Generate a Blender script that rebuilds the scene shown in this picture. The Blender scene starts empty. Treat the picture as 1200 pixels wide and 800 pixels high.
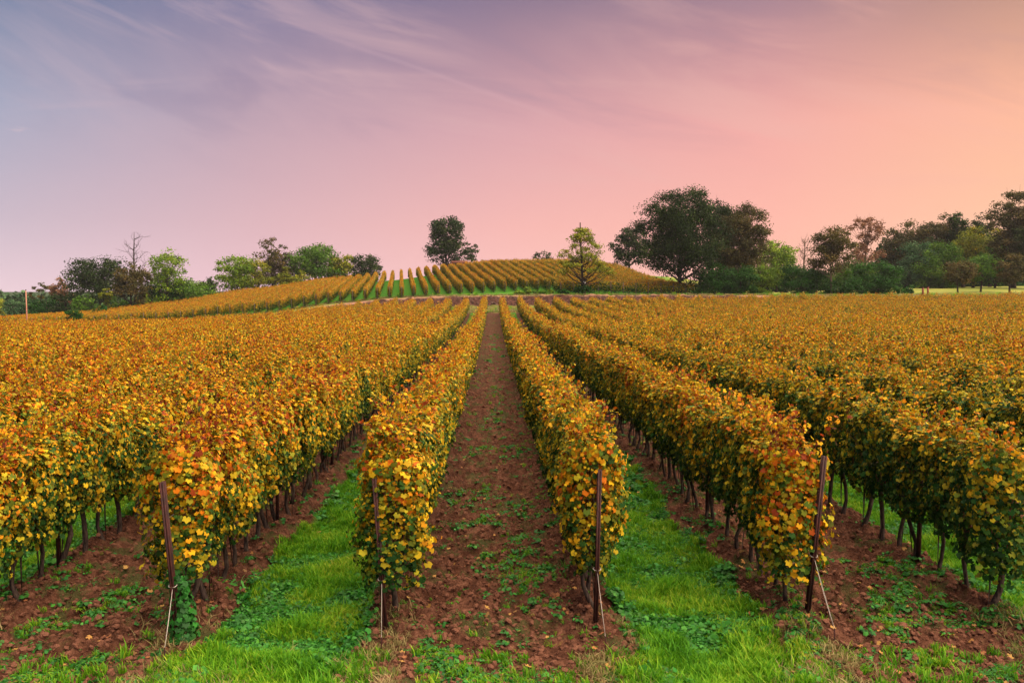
import bpy, math, random
import numpy as np
from mathutils import Vector, Matrix
rng = np.random.default_rng(7); random.seed(7)
S = bpy.context.scene; C = S.collection; PI = math.pi
# ---------------------------------------------------------------- camera
cam = bpy.data.objects.new('camera', bpy.data.cameras.new('camera')); C.objects.link(cam); S.camera = cam
cam.data.lens = 30.0; cam.data.sensor_width = 36.0; cam.data.clip_start = .1; cam.data.clip_end = 20000
CAMH = 4.0
cam.location = (0, 0, CAMH)
cam.rotation_euler = (PI/2 - math.atan(59/1000), 0, -math.atan(22/1000))
# ---------------------------------------------------------------- exposure
S.view_settings.view_transform = 'Standard'; S.view_settings.look = 'None'
S.view_settings.exposure = 1.28; S.view_settings.gamma = 1.0; S.view_settings.use_curve_mapping = False
S.cycles.max_bounces = 6; S.cycles.diffuse_bounces = 3; S.cycles.transmission_bounces = 4; S.cycles.transparent_max_bounces = 4
S.cycles.use_denoising = True
# ---------------------------------------------------------------- sun: warm, raised high and spread very wide to add soft dome-like fill
SUN_AZ, SUN_EL = math.radians(88), math.radians(58)
sl = bpy.data.lights.new('sun', 'SUN'); sl.energy = 5.0; sl.angle = math.radians(115); sl.color = (1.0, .87, .68)
sun = bpy.data.objects.new('sun', sl); C.objects.link(sun)
sdir = Vector((math.sin(SUN_AZ)*math.cos(SUN_EL), math.cos(SUN_AZ)*math.cos(SUN_EL), math.sin(SUN_EL)))
sun.rotation_euler = sdir.to_track_quat('Z', 'Y').to_euler(); sun.location = (60, 20, 40)

def lin(c):
    return tuple((v/255/12.92 if v/255 <= .04045 else ((v/255+.055)/1.055)**2.4) for v in c) + (1,)

class NT:
    def __init__(s, tree): s.t = tree
    def n(s, typ, **kw):
        nd = s.t.nodes.new(typ)
        for k, v in kw.items():
            if k == 'ins':
                for i, val in v.items():
                    if isinstance(val, bpy.types.NodeSocket): s.t.links.new(val, nd.inputs[i])
                    else: nd.inputs[i].default_value = val
            else: setattr(nd, k, v)
        return nd
    def math(s, op, a, b=0.0, c=0.0, clamp=False):
        return s.n('ShaderNodeMath', operation=op, use_clamp=clamp, ins={0: a, 1: b, 2: c}).outputs[0]
    def ramp(s, fac, stops, interp='LINEAR'):
        r = s.n('ShaderNodeValToRGB', ins={0: fac}); cr = r.color_ramp; cr.interpolation = interp
        while len(cr.elements) < len(stops): cr.elements.new(.5)
        for e, (p, col) in zip(cr.elements, stops): e.position = p; e.color = col if len(col) == 4 else tuple(col)+(1,)
        return r.outputs[0]
    def mix(s, f, a, b, mode='MIX'):
        m = s.n('ShaderNodeMix', data_type='RGBA', blend_type=mode)
        for i, v in ((0, f), (6, a), (7, b)):
            if isinstance(v, bpy.types.NodeSocket): s.t.links.new(v, m.inputs[i])
            else: m.inputs[i].default_value = v if not isinstance(v, tuple) or len(v) == 4 else v+(1,)
        return m.outputs[2]
    def map(s, v, a, b, c=0., d=1., smooth=True):
        return s.n('ShaderNodeMapRange', interpolation_type='SMOOTHSTEP' if smooth else 'LINEAR', ins={0: v, 1: a, 2: b, 3: c, 4: d}).outputs[0]
    def noise(s, vec, scale, detail=3., rough=.55, dist=0.):
        return s.n('ShaderNodeTexNoise', ins={'Vector': vec, 'Scale': scale, 'Detail': detail, 'Roughness': rough, 'Distortion': dist}).outputs[0]
    def link(s, a, b): s.t.links.new(a, b)

# ---------------------------------------------------------------- sky
W = bpy.data.worlds.new('World'); S.world = W; W.use_nodes = True; W.node_tree.nodes.clear()
q = NT(W.node_tree)
tc = q.n('ShaderNodeTexCoord').outputs['Generated']
sx = q.n('ShaderNodeSeparateXYZ', ins={0: tc}); x, y, z = sx.outputs
az = q.math('ADD', q.math('MULTIPLY', q.math('ARCTAN2', x, y), 1/(2*PI)), .5)
el = q.math('MULTIPLY', q.math('ARCSINE', z), 180/PI)
def azp(px): return math.atan((px-578)/1000)/(2*PI)+.5
def azramp(cols, back, right):
    st = [(0.0, lin(back)), (.25, lin(tuple(.5*a+.5*b for a, b in zip(back, cols[0]))))]
    for px, c in zip((0, 300, 600, 900, 1190), cols): st.append((azp(px), lin(c)))
    st += [(.68, lin(right)), (.78, lin(cols[3])), (.9, lin(cols[1])), (1.0, lin(back))]
    return q.ramp(az, st, 'LINEAR')
r0 = azramp([(236, 208, 216), (240, 198, 204), (255, 198, 190), (255, 196, 172), (255, 204, 168)], (196, 190, 208), (255, 212, 165))
r1 = azramp([(203, 186, 200), (222, 182, 189), (246, 184, 178), (255, 186, 170), (255, 198, 163)], (172, 174, 200), (255, 205, 160))
r2 = azramp([(168, 171, 194), (195, 166, 180), (220, 168, 174), (244, 174, 167), (255, 188, 158)], (150, 156, 188), (255, 192, 155))
r3 = azramp([(72, 106, 148), (102, 112, 152), (128, 115, 142), (150, 124, 142), (158, 128, 122)], (118, 126, 165), (196, 152, 140))
zen = lin((104, 112, 156))
c = q.mix(q.map(el, 0, 4.3, smooth=False), r0, r1)
c = q.mix(q.map(el, 4.3, 10.5, smooth=False), c, r2)
c = q.mix(q.map(el, 10.5, 19.5, smooth=False), c, r3)
c = q.mix(q.map(el, 19.5, 60), c, zen)
# thin streaky veil of cloud on a plane overhead
zz = q.math('ADD', q.math('MAXIMUM', z, 0.0), .10)
pl = q.n('ShaderNodeCombineXYZ', ins={0: q.math('DIVIDE', x, zz), 1: q.math('DIVIDE', y, zz), 2: 0.0}).outputs[0]
mp = q.n('ShaderNodeMapping', ins={0: pl, 2: (0, 0, math.radians(28)), 3: (1.0, .33, 1)}).outputs[0]
n1 = q.noise(mp, 1.5, 7., .62, .5)
n2 = q.noise(mp, .55, 3., .5, .3)
mp2 = q.n('ShaderNodeMapping', ins={0: pl, 1: (3, 7, 0), 2: (0, 0, math.radians(-12)), 3: (.5, 1.6, 1)}).outputs[0]
n3 = q.noise(mp2, 1.0, 6., .6, .4)
ae = q.n('ShaderNodeCombineXYZ', ins={0: q.math('MULTIPLY', az, 2*PI), 1: q.math('MULTIPLY', el, PI/180), 2: 0.0}).outputs[0]
st1 = q.noise(q.n('ShaderNodeMapping', ins={0: q.n('ShaderNodeVectorRotate', rotation_type='Z_AXIS', ins={0: ae, 3: math.radians(16)}).outputs[0], 3: (3.2, 17, 1)}).outputs[0], 1.0, 7., .6, .8)
st2 = q.noise(q.n('ShaderNodeMapping', ins={0: ae, 1: (5, 2, 0), 3: (2.4, 5, 1)}).outputs[0], 1.0, 3., .5, .3)
wis = q.math('MAXIMUM', q.math('MULTIPLY', q.map(n1, .52, .78), q.map(n2, .42, .66)), q.math('MULTIPLY', q.map(st1, .44, .70), q.map(st2, .36, .60)))
up = q.map(el, 3, 11)
lightc = q.mix(q.map(az, azp(0), azp(1100), smooth=False), lin((208, 184, 196)), lin((246, 184, 168)))
c = q.mix(q.math('MULTIPLY', q.math('MULTIPLY', wis, up), .42), c, lightc)
dk = q.math('MULTIPLY', q.map(st1, .50, .28), q.map(el, 6, 14))
c = q.mix(q.math('MULTIPLY', dk, .32), c, q.mix(q.map(az, azp(200), azp(1150), smooth=False), lin((122, 118, 154)), lin((176, 142, 150))))
c = q.mix(q.math('MULTIPLY', q.math('MULTIPLY', q.map(n3, .46, .25), q.map(el, 4, 9)), .30), c, lightc)
# an old vapour trail
ty = q.math('MAXIMUM', y, .05); uu = q.math('DIVIDE', x, ty); vv = q.math('DIVIDE', z, ty)
ln = q.math('ADD', q.math('MULTIPLY', uu, .345), q.math('SUBTRACT', vv, .301-.345*.218))
ln = q.math('ABSOLUTE', q.math('ADD', ln, q.math('MULTIPLY', q.math('SUBTRACT', n1, .5), .01)))
tr = q.math('MULTIPLY', q.map(ln, .0045, 0.0), q.math('MULTIPLY', q.map(uu, -.28, -.15), q.map(uu, .12, -.02)))
c = q.mix(q.math('MULTIPLY', tr, .14), c, lin((232, 190, 196)))
# tiny bright flecks at the left
fl = q.math('MULTIPLY', q.map(q.noise(q.n('ShaderNodeMapping', ins={0: tc, 3: (1, 1, 5)}).outputs[0], 26, 3.), .64, .74),
            q.math('MULTIPLY', q.map(az, azp(170), azp(60)), q.math('MULTIPLY', q.map(el, 8.0, 8.8), q.map(el, 10.0, 9.4))))
c = q.mix(q.math('MULTIPLY', fl, .25), c, lin((240, 205, 205)))
c = q.mix(q.map(el, 0, -6), c, lin((120, 105, 90)))
bg = q.n('ShaderNodeBackground', ins={0: c, 1: .411})
q.link(bg.outputs[0], q.n('ShaderNodeOutputWorld').inputs[0])

# ---------------------------------------------------------------- helpers
def mat_new(name):
    m = bpy.data.materials.new(name); m.use_nodes = True; m.node_tree.nodes.clear(); return m, NT(m.node_tree)
def out(t, sh, disp=None):
    o = t.n('ShaderNodeOutputMaterial'); t.link(sh, o.inputs[0])
def pos(t): return t.n('ShaderNodeNewGeometry').outputs['Position']
def objco(t): return t.n('ShaderNodeTexCoord').outputs['Object']
def bsdf(t, col, rough=.7, spec=.3, bump=None, strength=.3, dist=.02):
    b = t.n('ShaderNodeBsdfPrincipled', ins={'Roughness': rough, 'Specular IOR Level': spec})
    if isinstance(col, bpy.types.NodeSocket): t.link(col, b.inputs['Base Color'])
    else: b.inputs['Base Color'].default_value = tuple(col)+(1,)
    if bump is not None:
        bp = t.n('ShaderNodeBump', ins={'Height': bump, 'Strength': strength, 'Distance': dist}); t.link(bp.outputs[0], b.inputs['Normal'])
    return b.outputs[0]
def simple(name, a, b, scale=20, rough=.75, spec=.2, bump=.3, stretch=(1, 1, 1)):
    m, t = mat_new(name); v = t.n('ShaderNodeMapping', ins={0: objco(t), 3: stretch}).outputs[0]
    n = t.noise(v, scale, 5.); out(t, bsdf(t, t.ramp(n, [(.3, a), (.7, b)]), rough, spec, n, bump, .02)); return m
def leafy(name, stops, k_rnd=.6, k_h=.0, k_pos=.5, pscale=.3, base=.0, trans=.3, gloss=.25, xshift=0.):
    """leaf material: palette picked by the leaf's own number, its height on the plant and slow patches across the land"""
    m, t = mat_new(name)
    a = t.n('ShaderNodeAttribute', attribute_name='lf'); sp = t.n('ShaderNodeSeparateXYZ', ins={0: a.outputs['Vector']})
    oi = t.n('ShaderNodeObjectInfo'); p = pos(t)
    v = t.math('MULTIPLY_ADD', sp.outputs[0], k_rnd, base)
    v = t.math('MULTIPLY_ADD', sp.outputs[1], k_h, v)
    v = t.math('MULTIPLY_ADD', t.math('SUBTRACT', t.noise(p, pscale, 2.), .5), k_pos*2, v)
    v = t.math('MULTIPLY_ADD', t.math('SUBTRACT', oi.outputs['Random'], .5), .10, v)
    cs = t.n('ShaderNodeSeparateColor', ins={0: oi.outputs['Color']})
    v = t.math('ADD', v, t.math('SUBTRACT', cs.outputs[0], 1.0))
    if xshift:
        px = t.n('ShaderNodeSeparateXYZ', ins={0: p}).outputs[0]
        v = t.math('ADD', v, t.map(px, -4., 9., 0., xshift))
    col = t.ramp(v, stops)
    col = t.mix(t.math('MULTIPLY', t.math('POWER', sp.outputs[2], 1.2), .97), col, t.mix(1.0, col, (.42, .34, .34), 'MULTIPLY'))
    d = bsdf(t, col, .6, gloss)
    tr = t.n('ShaderNodeBsdfTranslucent', ins={0: t.mix(.35, col, (.75, .6, .1), 'MULTIPLY') if False else col}).outputs[0]
    out(t, t.n('ShaderNodeMixShader', ins={0: trans, 1: d, 2: tr}).outputs[0]); return m

def mesh_obj(name, V, F, mats, parent=None, attr=None, midx=None, link=True, smooth=False):
    """V (n,3); F list of (m,k) arrays; attr (n,3) point vector named lf"""
    me = bpy.data.meshes.new(name); V = np.asarray(V, np.float32)
    if not isinstance(F, (list, tuple)): F = [F]
    F = [np.asarray(f, np.int32) for f in F if len(f)]
    tot = np.concatenate([np.full(len(f), f.shape[1], np.int32) for f in F]); lv = np.concatenate([f.ravel() for f in F])
    me.vertices.add(len(V)); me.vertices.foreach_set('co', V.ravel())
    me.loops.add(len(lv)); me.loops.foreach_set('vertex_index', lv)
    me.polygons.add(len(tot)); me.polygons.foreach_set('loop_start', np.concatenate([[0], np.cumsum(tot)[:-1]]).astype(np.int32))
    if midx is not None: me.polygons.foreach_set('material_index', np.asarray(midx, np.int32))
    if smooth: me.polygons.foreach_set('use_smooth', np.ones(len(tot), bool))
    me.update(calc_edges=True)
    if attr is not None:
        at = me.attributes.new('lf', 'FLOAT_VECTOR', 'POINT'); at.data.foreach_set('vector', np.asarray(attr, np.float32).ravel())
    for m in (mats if isinstance(mats, (list, tuple)) else [mats]): me.materials.append(m)
    o = bpy.data.objects.new(name, me)
    if link: C.objects.link(o)
    if parent: o.parent = parent
    return o

class Geo:
    """collects tubes, boxes and blobs into one mesh"""
    def __init__(s): s.V = []; s.F = []; s.n = 0; s.A = []
    def add(s, V, F): s.V.append(np.asarray(V, float)); s.F.append(np.asarray(F)+s.n); s.n += len(V)
    def tube(s, P, R, k=6, caps=True):
        P = np.asarray(P, float); m = len(P); R = np.broadcast_to(R, (m,)); T = np.gradient(P, axis=0)
        T /= np.linalg.norm(T, axis=1)[:, None]+1e-9
        ref = np.array([1., 0, 0]) if abs(T[0, 0]) < .8 else np.array([0, 1., 0])
        U = np.cross(T, ref); U /= np.linalg.norm(U, axis=1)[:, None]+1e-9; Wv = np.cross(T, U)
        a = np.arange(k)*2*PI/k
        V = P[:, None]+R[:, None, None]*(np.cos(a)[None, :, None]*U[:, None]+np.sin(a)[None, :, None]*Wv[:, None])
        i = np.arange(m-1)[:, None]*k; j = np.arange(k)[None]; j2 = (j+1) % k
        F = np.stack([i+j, i+j2, i+k+j2, i+k+j], -1).reshape(-1, 4)
        V = V.reshape(-1, 3)
        if caps:
            V = np.vstack([V, P[0], P[-1]]); b, tp = m*k, m*k+1; jj = np.arange(0, k, 2)
            F = np.vstack([F, np.stack([np.full(len(jj), b), (jj+2) % k, jj+1, jj], -1), np.stack([np.full(len(jj), tp), (m-1)*k+jj, (m-1)*k+jj+1, (m-1)*k+(jj+2) % k], -1)])
        s.add(V, F)
    def box(s, c, h, R=None):
        v = np.array([[a, b, d] for a in (-1, 1) for b in (-1, 1) for d in (-1, 1)], float)*np.asarray(h)
        if R is not None: v = v @ np.asarray(R).T
        s.add(v+np.asarray(c), [[0, 1, 3, 2], [4, 6, 7, 5], [0, 4, 5, 1], [2, 3, 7, 6], [0, 2, 6, 4], [1, 5, 7, 3]])
    def build(s, name, mats, parent=None, smooth=True, link=True):
        return mesh_obj(name, np.vstack(s.V), np.vstack(s.F), mats, parent, smooth=smooth, link=link)

def tag(o, label=None, cat=None, group=None, kind=None):
    for k, v in (('label', label), ('category', cat), ('group', group), ('kind', kind)):
        if v: o[k] = v
    return o
def thing(name, loc, label, cat, group=None, rz=0):
    o = bpy.data.objects.new(name, None); C.objects.link(o); o.location = loc; o.rotation_euler = (0, 0, rz); o.empty_display_size = .2
    return tag(o, label, cat, group)

def vnoise(X, Y, seed=0):
    """smooth value noise in about -1..1"""
    xi = np.floor(X).astype(np.int64); yi = np.floor(Y).astype(np.int64); fx = X-xi; fy = Y-yi
    fx = fx*fx*(3-2*fx); fy = fy*fy*(3-2*fy)
    def h(a, b):
        n = (a*374761393+b*668265263+seed*1442695041) & 0xffffffff; n = ((n ^ (n >> 13))*1274126177) & 0xffffffff
        return ((n ^ (n >> 16)) & 0xffff)/32767.5-1
    return (h(xi, yi)*(1-fx)+h(xi+1, yi)*fx)*(1-fy)+(h(xi, yi+1)*(1-fx)+h(xi+1, yi+1)*fx)*fy

def smooth(a, b, v):
    t = np.clip((v-a)/(b-a), 0, 1); return t*t*(3-2*t)

# ---------------------------------------------------------------- lie of the land
PX = np.array([-500, 0, 100, 200, 300, 400, 460, 520, 578, 660, 780, 900, 1050, 1200, 1700], float)
UX = (PX-578)/1000
def row_px(v): return None
def gfrompy(Y, py): return CAMH-(np.array(py, float)-341)*Y/1000
TY = [0, 12, 30, 55, 85]
TG = [[0]*15, [0]*15,
      [-.25, -.2, -.2, -.2, -.2, -.2, -.2, -.2, -.2, -.2, -.15, -.1, -.1, -.1, -.1],
      [-.9, -.6, -.5, -.45, -.4, -.35, -.3, -.3, -.3, -.3, -.2, -.1, 0, .05, .1],
      [-1.8, -1.3, -1.2, -1.1, -.8, -.35, -.1, -.05, -.05, 0, .1, .2, .4, .6, .8]]
PYT = {
 117.5: [398, 395, 395, 393, 386, 374, 369, 367, 366, 366, 365, 363.5, 362, 361, 359],
 122.5: [396, 391, 390, 387, 379, 367, 363.5, 361.8, 361, 361, 360, 358.5, 356, 354, 352],
 126.0: [395, 389, 387, 383, 373, 359.5, 352.5, 350, 348.6, 348, 348, 349, 350, 350, 350],
 127.5: [394, 388.5, 385.5, 381, 371, 357.5, 351, 348.2, 347.2, 346.8, 346.8, 347.3, 348, 348, 348],
 132.0: [393, 387, 383, 378, 368, 354.5, 349, 346.8, 346.2, 345.8, 345.8, 346, 346, 345.5, 345],
 145.0: [391, 385, 380, 373, 361, 348, 343.5, 341, 338.5, 339.5, 343.5, 345, 342.5, 341.5, 341],
 165.0: [389, 383, 378, 368, 354, 341, 336.5, 331.5, 327, 325.5, 334, 343, 338.5, 337, 337],
 190.0: [388, 382, 375, 362, 348.5, 335, 328.5, 321, 316, 314.5, 324.5, 342, 337.5, 335.5, 336],
 206.0: [389, 384, 376, 363, 350, 336, 329.5, 321, 315.0, 314.2, 324.5, 341, 337, 335, 336],
 240.0: [384, 385, 381, 369, 357, 344, 338, 330, 323, 321, 332, 341, 338, 336, 337],
 320.0: [376, 374, 372, 370, 362, 352, 348, 344, 340, 336, 338, 342, 340, 339, 339],
 900.0: [350]*15, 6000.: [342]*15}
for k_, v_ in PYT.items(): TY.append(k_); TG.append(list(gfrompy(k_, v_)))
TY = np.array(TY, float); TG = np.array(TG, float)
# tangents for monotone-ish cubic in Y
def _slopes(y, g):
    h = np.diff(y)[:, None]; d = np.diff(g, axis=0)/h; m = np.zeros_like(g)
    s = np.sign(d[:-1])*np.sign(d[1:]) > 0
    w1 = 2*h[1:]+h[:-1]; w2 = h[1:]+2*h[:-1]
    with np.errstate(divide='ignore', invalid='ignore'): hm = (w1+w2)/(w1/d[:-1]+w2/d[1:])
    m[1:-1] = np.where(s, hm, 0); m[0] = d[0]; m[-1] = d[-1]; return m
TM = _slopes(TY, TG)
def ground(X, Y):
    X = np.asarray(X, float); Y = np.asarray(Y, float); X, Y = np.broadcast_arrays(X, Y)
    Yc = np.clip(Y, 0, 5999); u = np.clip(X/np.maximum(Yc, 8), UX[0], UX[-1]-1e-6)
    j = np.clip(np.searchsorted(UX, u, side='right')-1, 0, len(UX)-2); f = (u-UX[j])/(UX[j+1]-UX[j]); f = f*.5+.5*f*f*(3-2*f)
    i = np.clip(np.searchsorted(TY, Yc, side='right')-1, 0, len(TY)-2); h = TY[i+1]-TY[i]; s = (Yc-TY[i])/h
    h00 = 2*s**3-3*s**2+1; h10 = s**3-2*s**2+s; h01 = -2*s**3+3*s**2; h11 = s**3-s**2
    def col(jj): return h00*TG[i, jj]+h10*h*TM[i, jj]+h01*TG[i+1, jj]+h11*h*TM[i+1, jj]
    return col(j)*(1-f)+col(j+1)*f
SP = 2.4                        # row spacing
def aisle_d(X): return np.abs(np.mod(X+SP, 2*SP)-SP)    # distance from the middle of the nearest tilled aisle
def micro(X, Y):
    """furrows, clods and the low ridge under each row, near the camera"""
    n = vnoise(X*1.1, Y*1.1, 3)*.12
    d = aisle_d(X)+n; grass = smooth(1.55, 1.8, d)*smooth(8.0, 8.3, Y)
    rowd = np.abs(aisle_d(X)-SP/2)
    inr = smooth(9.1, 9.8, Y)*(1-smooth(116, 118, Y))
    z = .13*np.exp(-(rowd/.26)**2)*inr
    cl = (1-np.abs(vnoise(X*3.1, Y*3.1, 11)))**2*.12+(1-np.abs(vnoise(X*7.3, Y*7.3, 12)))**2*.085+(1-np.abs(vnoise(X*15., Y*15., 13)))**2*.045+vnoise(X*31., Y*31., 14)*.02
    z = z+cl*(1-grass)*(.45+.55*inr)+vnoise(X*4, Y*4, 15)*.02*grass+vnoise(X*.9, Y*.9, 16)*.04
    return z*smooth(75, 34, Y)*smooth(40, 14, np.abs(X))+.10*np.exp(-(rowd/.3)**2)*inr*(1-smooth(75, 34, Y)*smooth(40, 14, np.abs(X)))-.06
def gz(X, Y): return ground(X, Y)+np.where(np.asarray(Y, float) < 118, micro(np.asarray(X, float), np.asarray(Y, float)), 0)

def lines(segs):
    o = []
    for a, b, s0, s1 in segs:
        v = a
        while v < b: o.append(v); v += s0+(s1-s0)*(v-a)/(b-a)
    return o
xs = lines([(0, 6.5, .045, .045), (6.5, 16, .06, .22), (16, 60, .3, 1.2), (60, 200, 1.6, 6), (200, 6000, 8, 600)]); xs = np.array([-v for v in xs[:0:-1]]+xs)
ysl = np.array([-3000, -1000, -300, -80, -20, -5, 1, 4, 6]+lines([(7, 8, .2, .08), (8, 16, .045, .065), (16, 34, .065, .2), (34, 116, .3, 1.2), (116, 134, .35, .4), (134, 240, 1.0, 2.5), (240, 600, 4, 30), (600, 6500, 60, 900)]))
GX, GY = np.meshgrid(xs, ysl); GZ = gz(GX, GY)+np.where((GY > 122.6) & (GY < 127), .30*(1-np.abs(vnoise(GX*1.3, GY*1.3, 91)))**2+.16*vnoise(GX*.5, GY*2, 92), 0)*smooth(330, 440, GX/np.maximum(GY, 8)*1000+578)*(1-smooth(880, 930, GX/np.maximum(GY, 8)*1000+578))
ny, nx = GX.shape; ii = (np.arange(ny-1)[:, None]*nx+np.arange(nx-1)[None]).ravel()
GF = np.stack([ii, ii+1, ii+nx+1, ii+nx], -1)
# zones: r near field, g bank, b bare path
gu = GX/np.maximum(GY, 8)*1000+578
bank = smooth(122.3, 123.3, GY)*(1-smooth(126.2, 127.0, GY))*smooth(330, 440, gu)*(1-smooth(880, 930, gu))
path = smooth(126.0, 126.8, GY+vnoise(GX*.3, GY*.3, 5)*.3)*(1-smooth(129.5, 131.5, GY+vnoise(GX*.5, GY*.5, 6)*.8))*smooth(340, 420, gu)*(1-smooth(900, 960, gu))
tk = 33+ (GY-132)*.16+np.sin(GY*.11)*1.0     # farm track between the oak and the thicket
track = np.maximum(np.exp(-((GX-tk-.8)/.38)**2), np.exp(-((GX-tk+.8)/.38)**2))*smooth(131, 134, GY)*(1-smooth(172, 180, GY))
field = 1-smooth(117.0, 118.2, GY)
ATT = np.stack([field, bank, np.maximum(path, track*.9)], -1).reshape(-1, 3)

m_ground, t = mat_new('ground')
P = pos(t); pv = t.n('ShaderNodeSeparateXYZ', ins={0: P}); zn = t.n('ShaderNodeSeparateXYZ', ins={0: t.n('ShaderNodeAttribute', attribute_name='lf').outputs['Vector']})
n_a = t.noise(P, .9, 4.); n_b = t.noise(P, 7., 6., .65); n_c = t.noise(P, 34., 5., .6); n_d = t.noise(P, .12, 3.)
soil = t.ramp(n_b, [(.25, (.040, .016, .010)), (.45, (.12, .047, .027)), (.62, (.22, .092, .054)), (.8, (.36, .165, .10))])
soil = t.mix(t.map(n_c, .35, .65, 0, .45), soil, t.mix(1.0, soil, (.5, .45, .42), 'MULTIPLY'))
weedm = t.math('MULTIPLY', t.map(t.noise(P, 1.6, 5., .65), .50, .62), .6)
soil = t.mix(t.map(t.noise(P, 1.7, 6., .7), .40, .58, .0, .65), soil, t.mix(1.0, soil, (.5, .45, .42), 'MULTIPLY'))
soil = t.mix(weedm, soil, (.05, .075, .02))
grs = t.ramp(n_b, [(.25, (.015, .06, .006)), (.5, (.04, .16, .010)), (.75, (.10, .24, .015))])
grs = t.mix(t.map(n_a, .45, .75, 0, .5), grs, (.14, .15, .03))
d = t.math('ABSOLUTE', t.math('SUBTRACT', t.math('FLOORED_MODULO', t.math('ADD', pv.outputs[0], SP), 2*SP), SP))
d = t.math('ADD', d, t.math('MULTIPLY', t.math('SUBTRACT', n_a, .5), .45))
d = t.math('ADD', d, t.math('MULTIPLY', t.math('SUBTRACT', n_b, .5), .25))
gm = t.map(d, 1.6, 1.78)
head = t.map(t.math('ADD', pv.outputs[1], t.math('MULTIPLY', t.math('SUBTRACT', n_a, .5), 1.6)), 8.6, 8.1)
straw = t.ramp(n_c, [(.3, (.12, .08, .03)), (.7, (.34, .25, .10))])
fcol = t.mix(gm, soil, grs)
fcol = t.mix(t.math('MULTIPLY', t.math('MULTIPLY', head, .75), t.map(d, 1.0, 1.3)), fcol, t.mix(t.map(n_b, .4, .6), straw, grs))
mead = t.ramp(n_d, [(.35, (.16, .17, .030)), (.6, (.30, .26, .055))])
mead = t.mix(t.map(n_b, .3, .7, 0, .5), mead, (.09, .14, .02))
mead = t.mix(t.map(pv.outputs[1], 129., 134.), mead, t.mix(t.map(pv.outputs[0], 34., 42.), grs, mead))
mead = t.mix(t.map(pv.outputs[1], 205., 240.), mead, (.035, .05, .025))
bankc = t.ramp(t.noise(P, 2.2, 5., .65), [(.3, (.018, .008, .006)), (.5, (.060, .024, .016)), (.75, (.14, .06, .04))])
pathc = t.ramp(n_b, [(.3, (.20, .09, .055)), (.7, (.34, .17, .11))])
col = t.mix(zn.outputs[0], mead, fcol); col = t.mix(zn.outputs[1], col, bankc); col = t.mix(zn.outputs[2], col, pathc)
bmp = t.math('ADD', n_b, t.math('MULTIPLY', n_c, .6))
out(t, bsdf(t, col, .95, .05, bmp, 1.0, .09))
gr = mesh_obj('ground', np.stack([GX, GY, GZ], -1).reshape(-1, 3), GF, m_ground, attr=ATT, smooth=True); gr['kind'] = 'structure'

# ---------------------------------------------------------------- materials
VINE = [(0, (.020, .070, .012)), (.16, (.055, .125, .016)), (.31, (.21, .235, .018)), (.46, (.52, .41, .020)), (.62, (.82, .46, .014)), (.77, (.75, .20, .008)), (.87, (.38, .06, .010)), (1, (.13, .028, .012))]
m_vine = leafy('vine_leaves', VINE, k_rnd=.78, k_h=.50, k_pos=.42, pscale=.5, base=-.29, trans=.30, gloss=.07, xshift=-.10)
m_bark = simple('vine_bark', (.014, .009, .008), (.10, .065, .05), 30, .9, .1, .8, (1, 1, .3))
m_cane = simple('vine_cane', (.10, .03, .015), (.22, .07, .03), 40, .7, .2, .2)
m_rust = simple('rusty_steel', (.010, .004, .004), (.070, .013, .008), 35, .7, .3, .3, (1, 1, .25))
m_wood = simple('grey_wood', (.09, .07, .055), (.22, .17, .13), 25, .9, .1, .5, (1, 1, .15))
m_wire = simple('pale_cord', (.30, .24, .20), (.48, .40, .34), 60, .7, .2, .1)
m_steel = simple('dull_wire', (.12, .11, .11), (.22, .2, .19), 40, .5, .5, .1)
m_clod = simple('soil_clod', (.085, .033, .020), (.30, .125, .075), 9, .98, .03, .9)
m_stone = simple('bank_stone', (.03, .018, .014), (.16, .09, .065), 4, .95, .05, .6)
m_tbark = simple('tree_bark', (.020, .015, .013), (.065, .045, .036), 3, .95, .05, .8, (1, 1, .25))
m_palebark = simple('pale_bark', (.10, .06, .045), (.22, .14, .11), 3, .95, .05, .5, (1, 1, .3))
m_grass = leafy('grass_blades', [(0, (.03, .14, .006)), (.35, (.09, .29, .008)), (.6, (.20, .40, .012)), (.8, (.40, .45, .03)), (1, (.50, .42, .10))], .5, .25, .5, .8, .02, .35, .15)
m_clover = leafy('weed_leaves', [(0, (.015, .11, .012)), (.5, (.035, .22, .018)), (1, (.10, .34, .03))], .7, .2, .3, 1.2, .05, .3, .3)
m_straw = leafy('dry_grass', [(0, (.12, .12, .03)), (.5, (.28, .22, .08)), (1, (.46, .34, .16))], .7, .1, .5, 1.2, .1, .25, .1)

# ---------------------------------------------------------------- leaves
def polar(pts): return np.array([[r*math.sin(math.radians(a)), r*math.cos(math.radians(a)), z] for a, r, z in pts])
LEAF0 = (np.vstack([[0, 0, 0], polar([(-150, .56, -.04), (-115, .74, -.14), (-88, .66, .03), (-58, .90, -.20), (-32, .76, .04), (0, 1.0, -.28), (32, .76, .04), (58, .90, -.20), (88, .66, .03), (115, .74, -.14), (150, .56, -.04)])]), np.array([[0, i, i+1] for i in range(1, 11)]))
LEAF1 = (np.vstack([[0, -.15, 0], polar([(-120, .55, -.1), (-52, .88, -.14), (0, 1.0, -.2), (52, .88, -.14), (120, .55, -.1)])]), np.array([[0, i, i+1] for i in range(1, 5)]))
LEAF2 = (np.array([[0, -.45, -.05], [.62, .2, -.12], [0, .95, -.12], [-.62, .2, -.12]]), np.array([[0, 1, 2], [0, 2, 3]]))
QUAD = (np.array([[0, -.6, 0], [.42, 0, .06], [0, .6, 0], [-.42, 0, -.06]]), np.array([[0, 1, 2, 3]]))
def norm(v): return v/(np.linalg.norm(v, axis=-1, keepdims=True)+1e-9)
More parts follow.
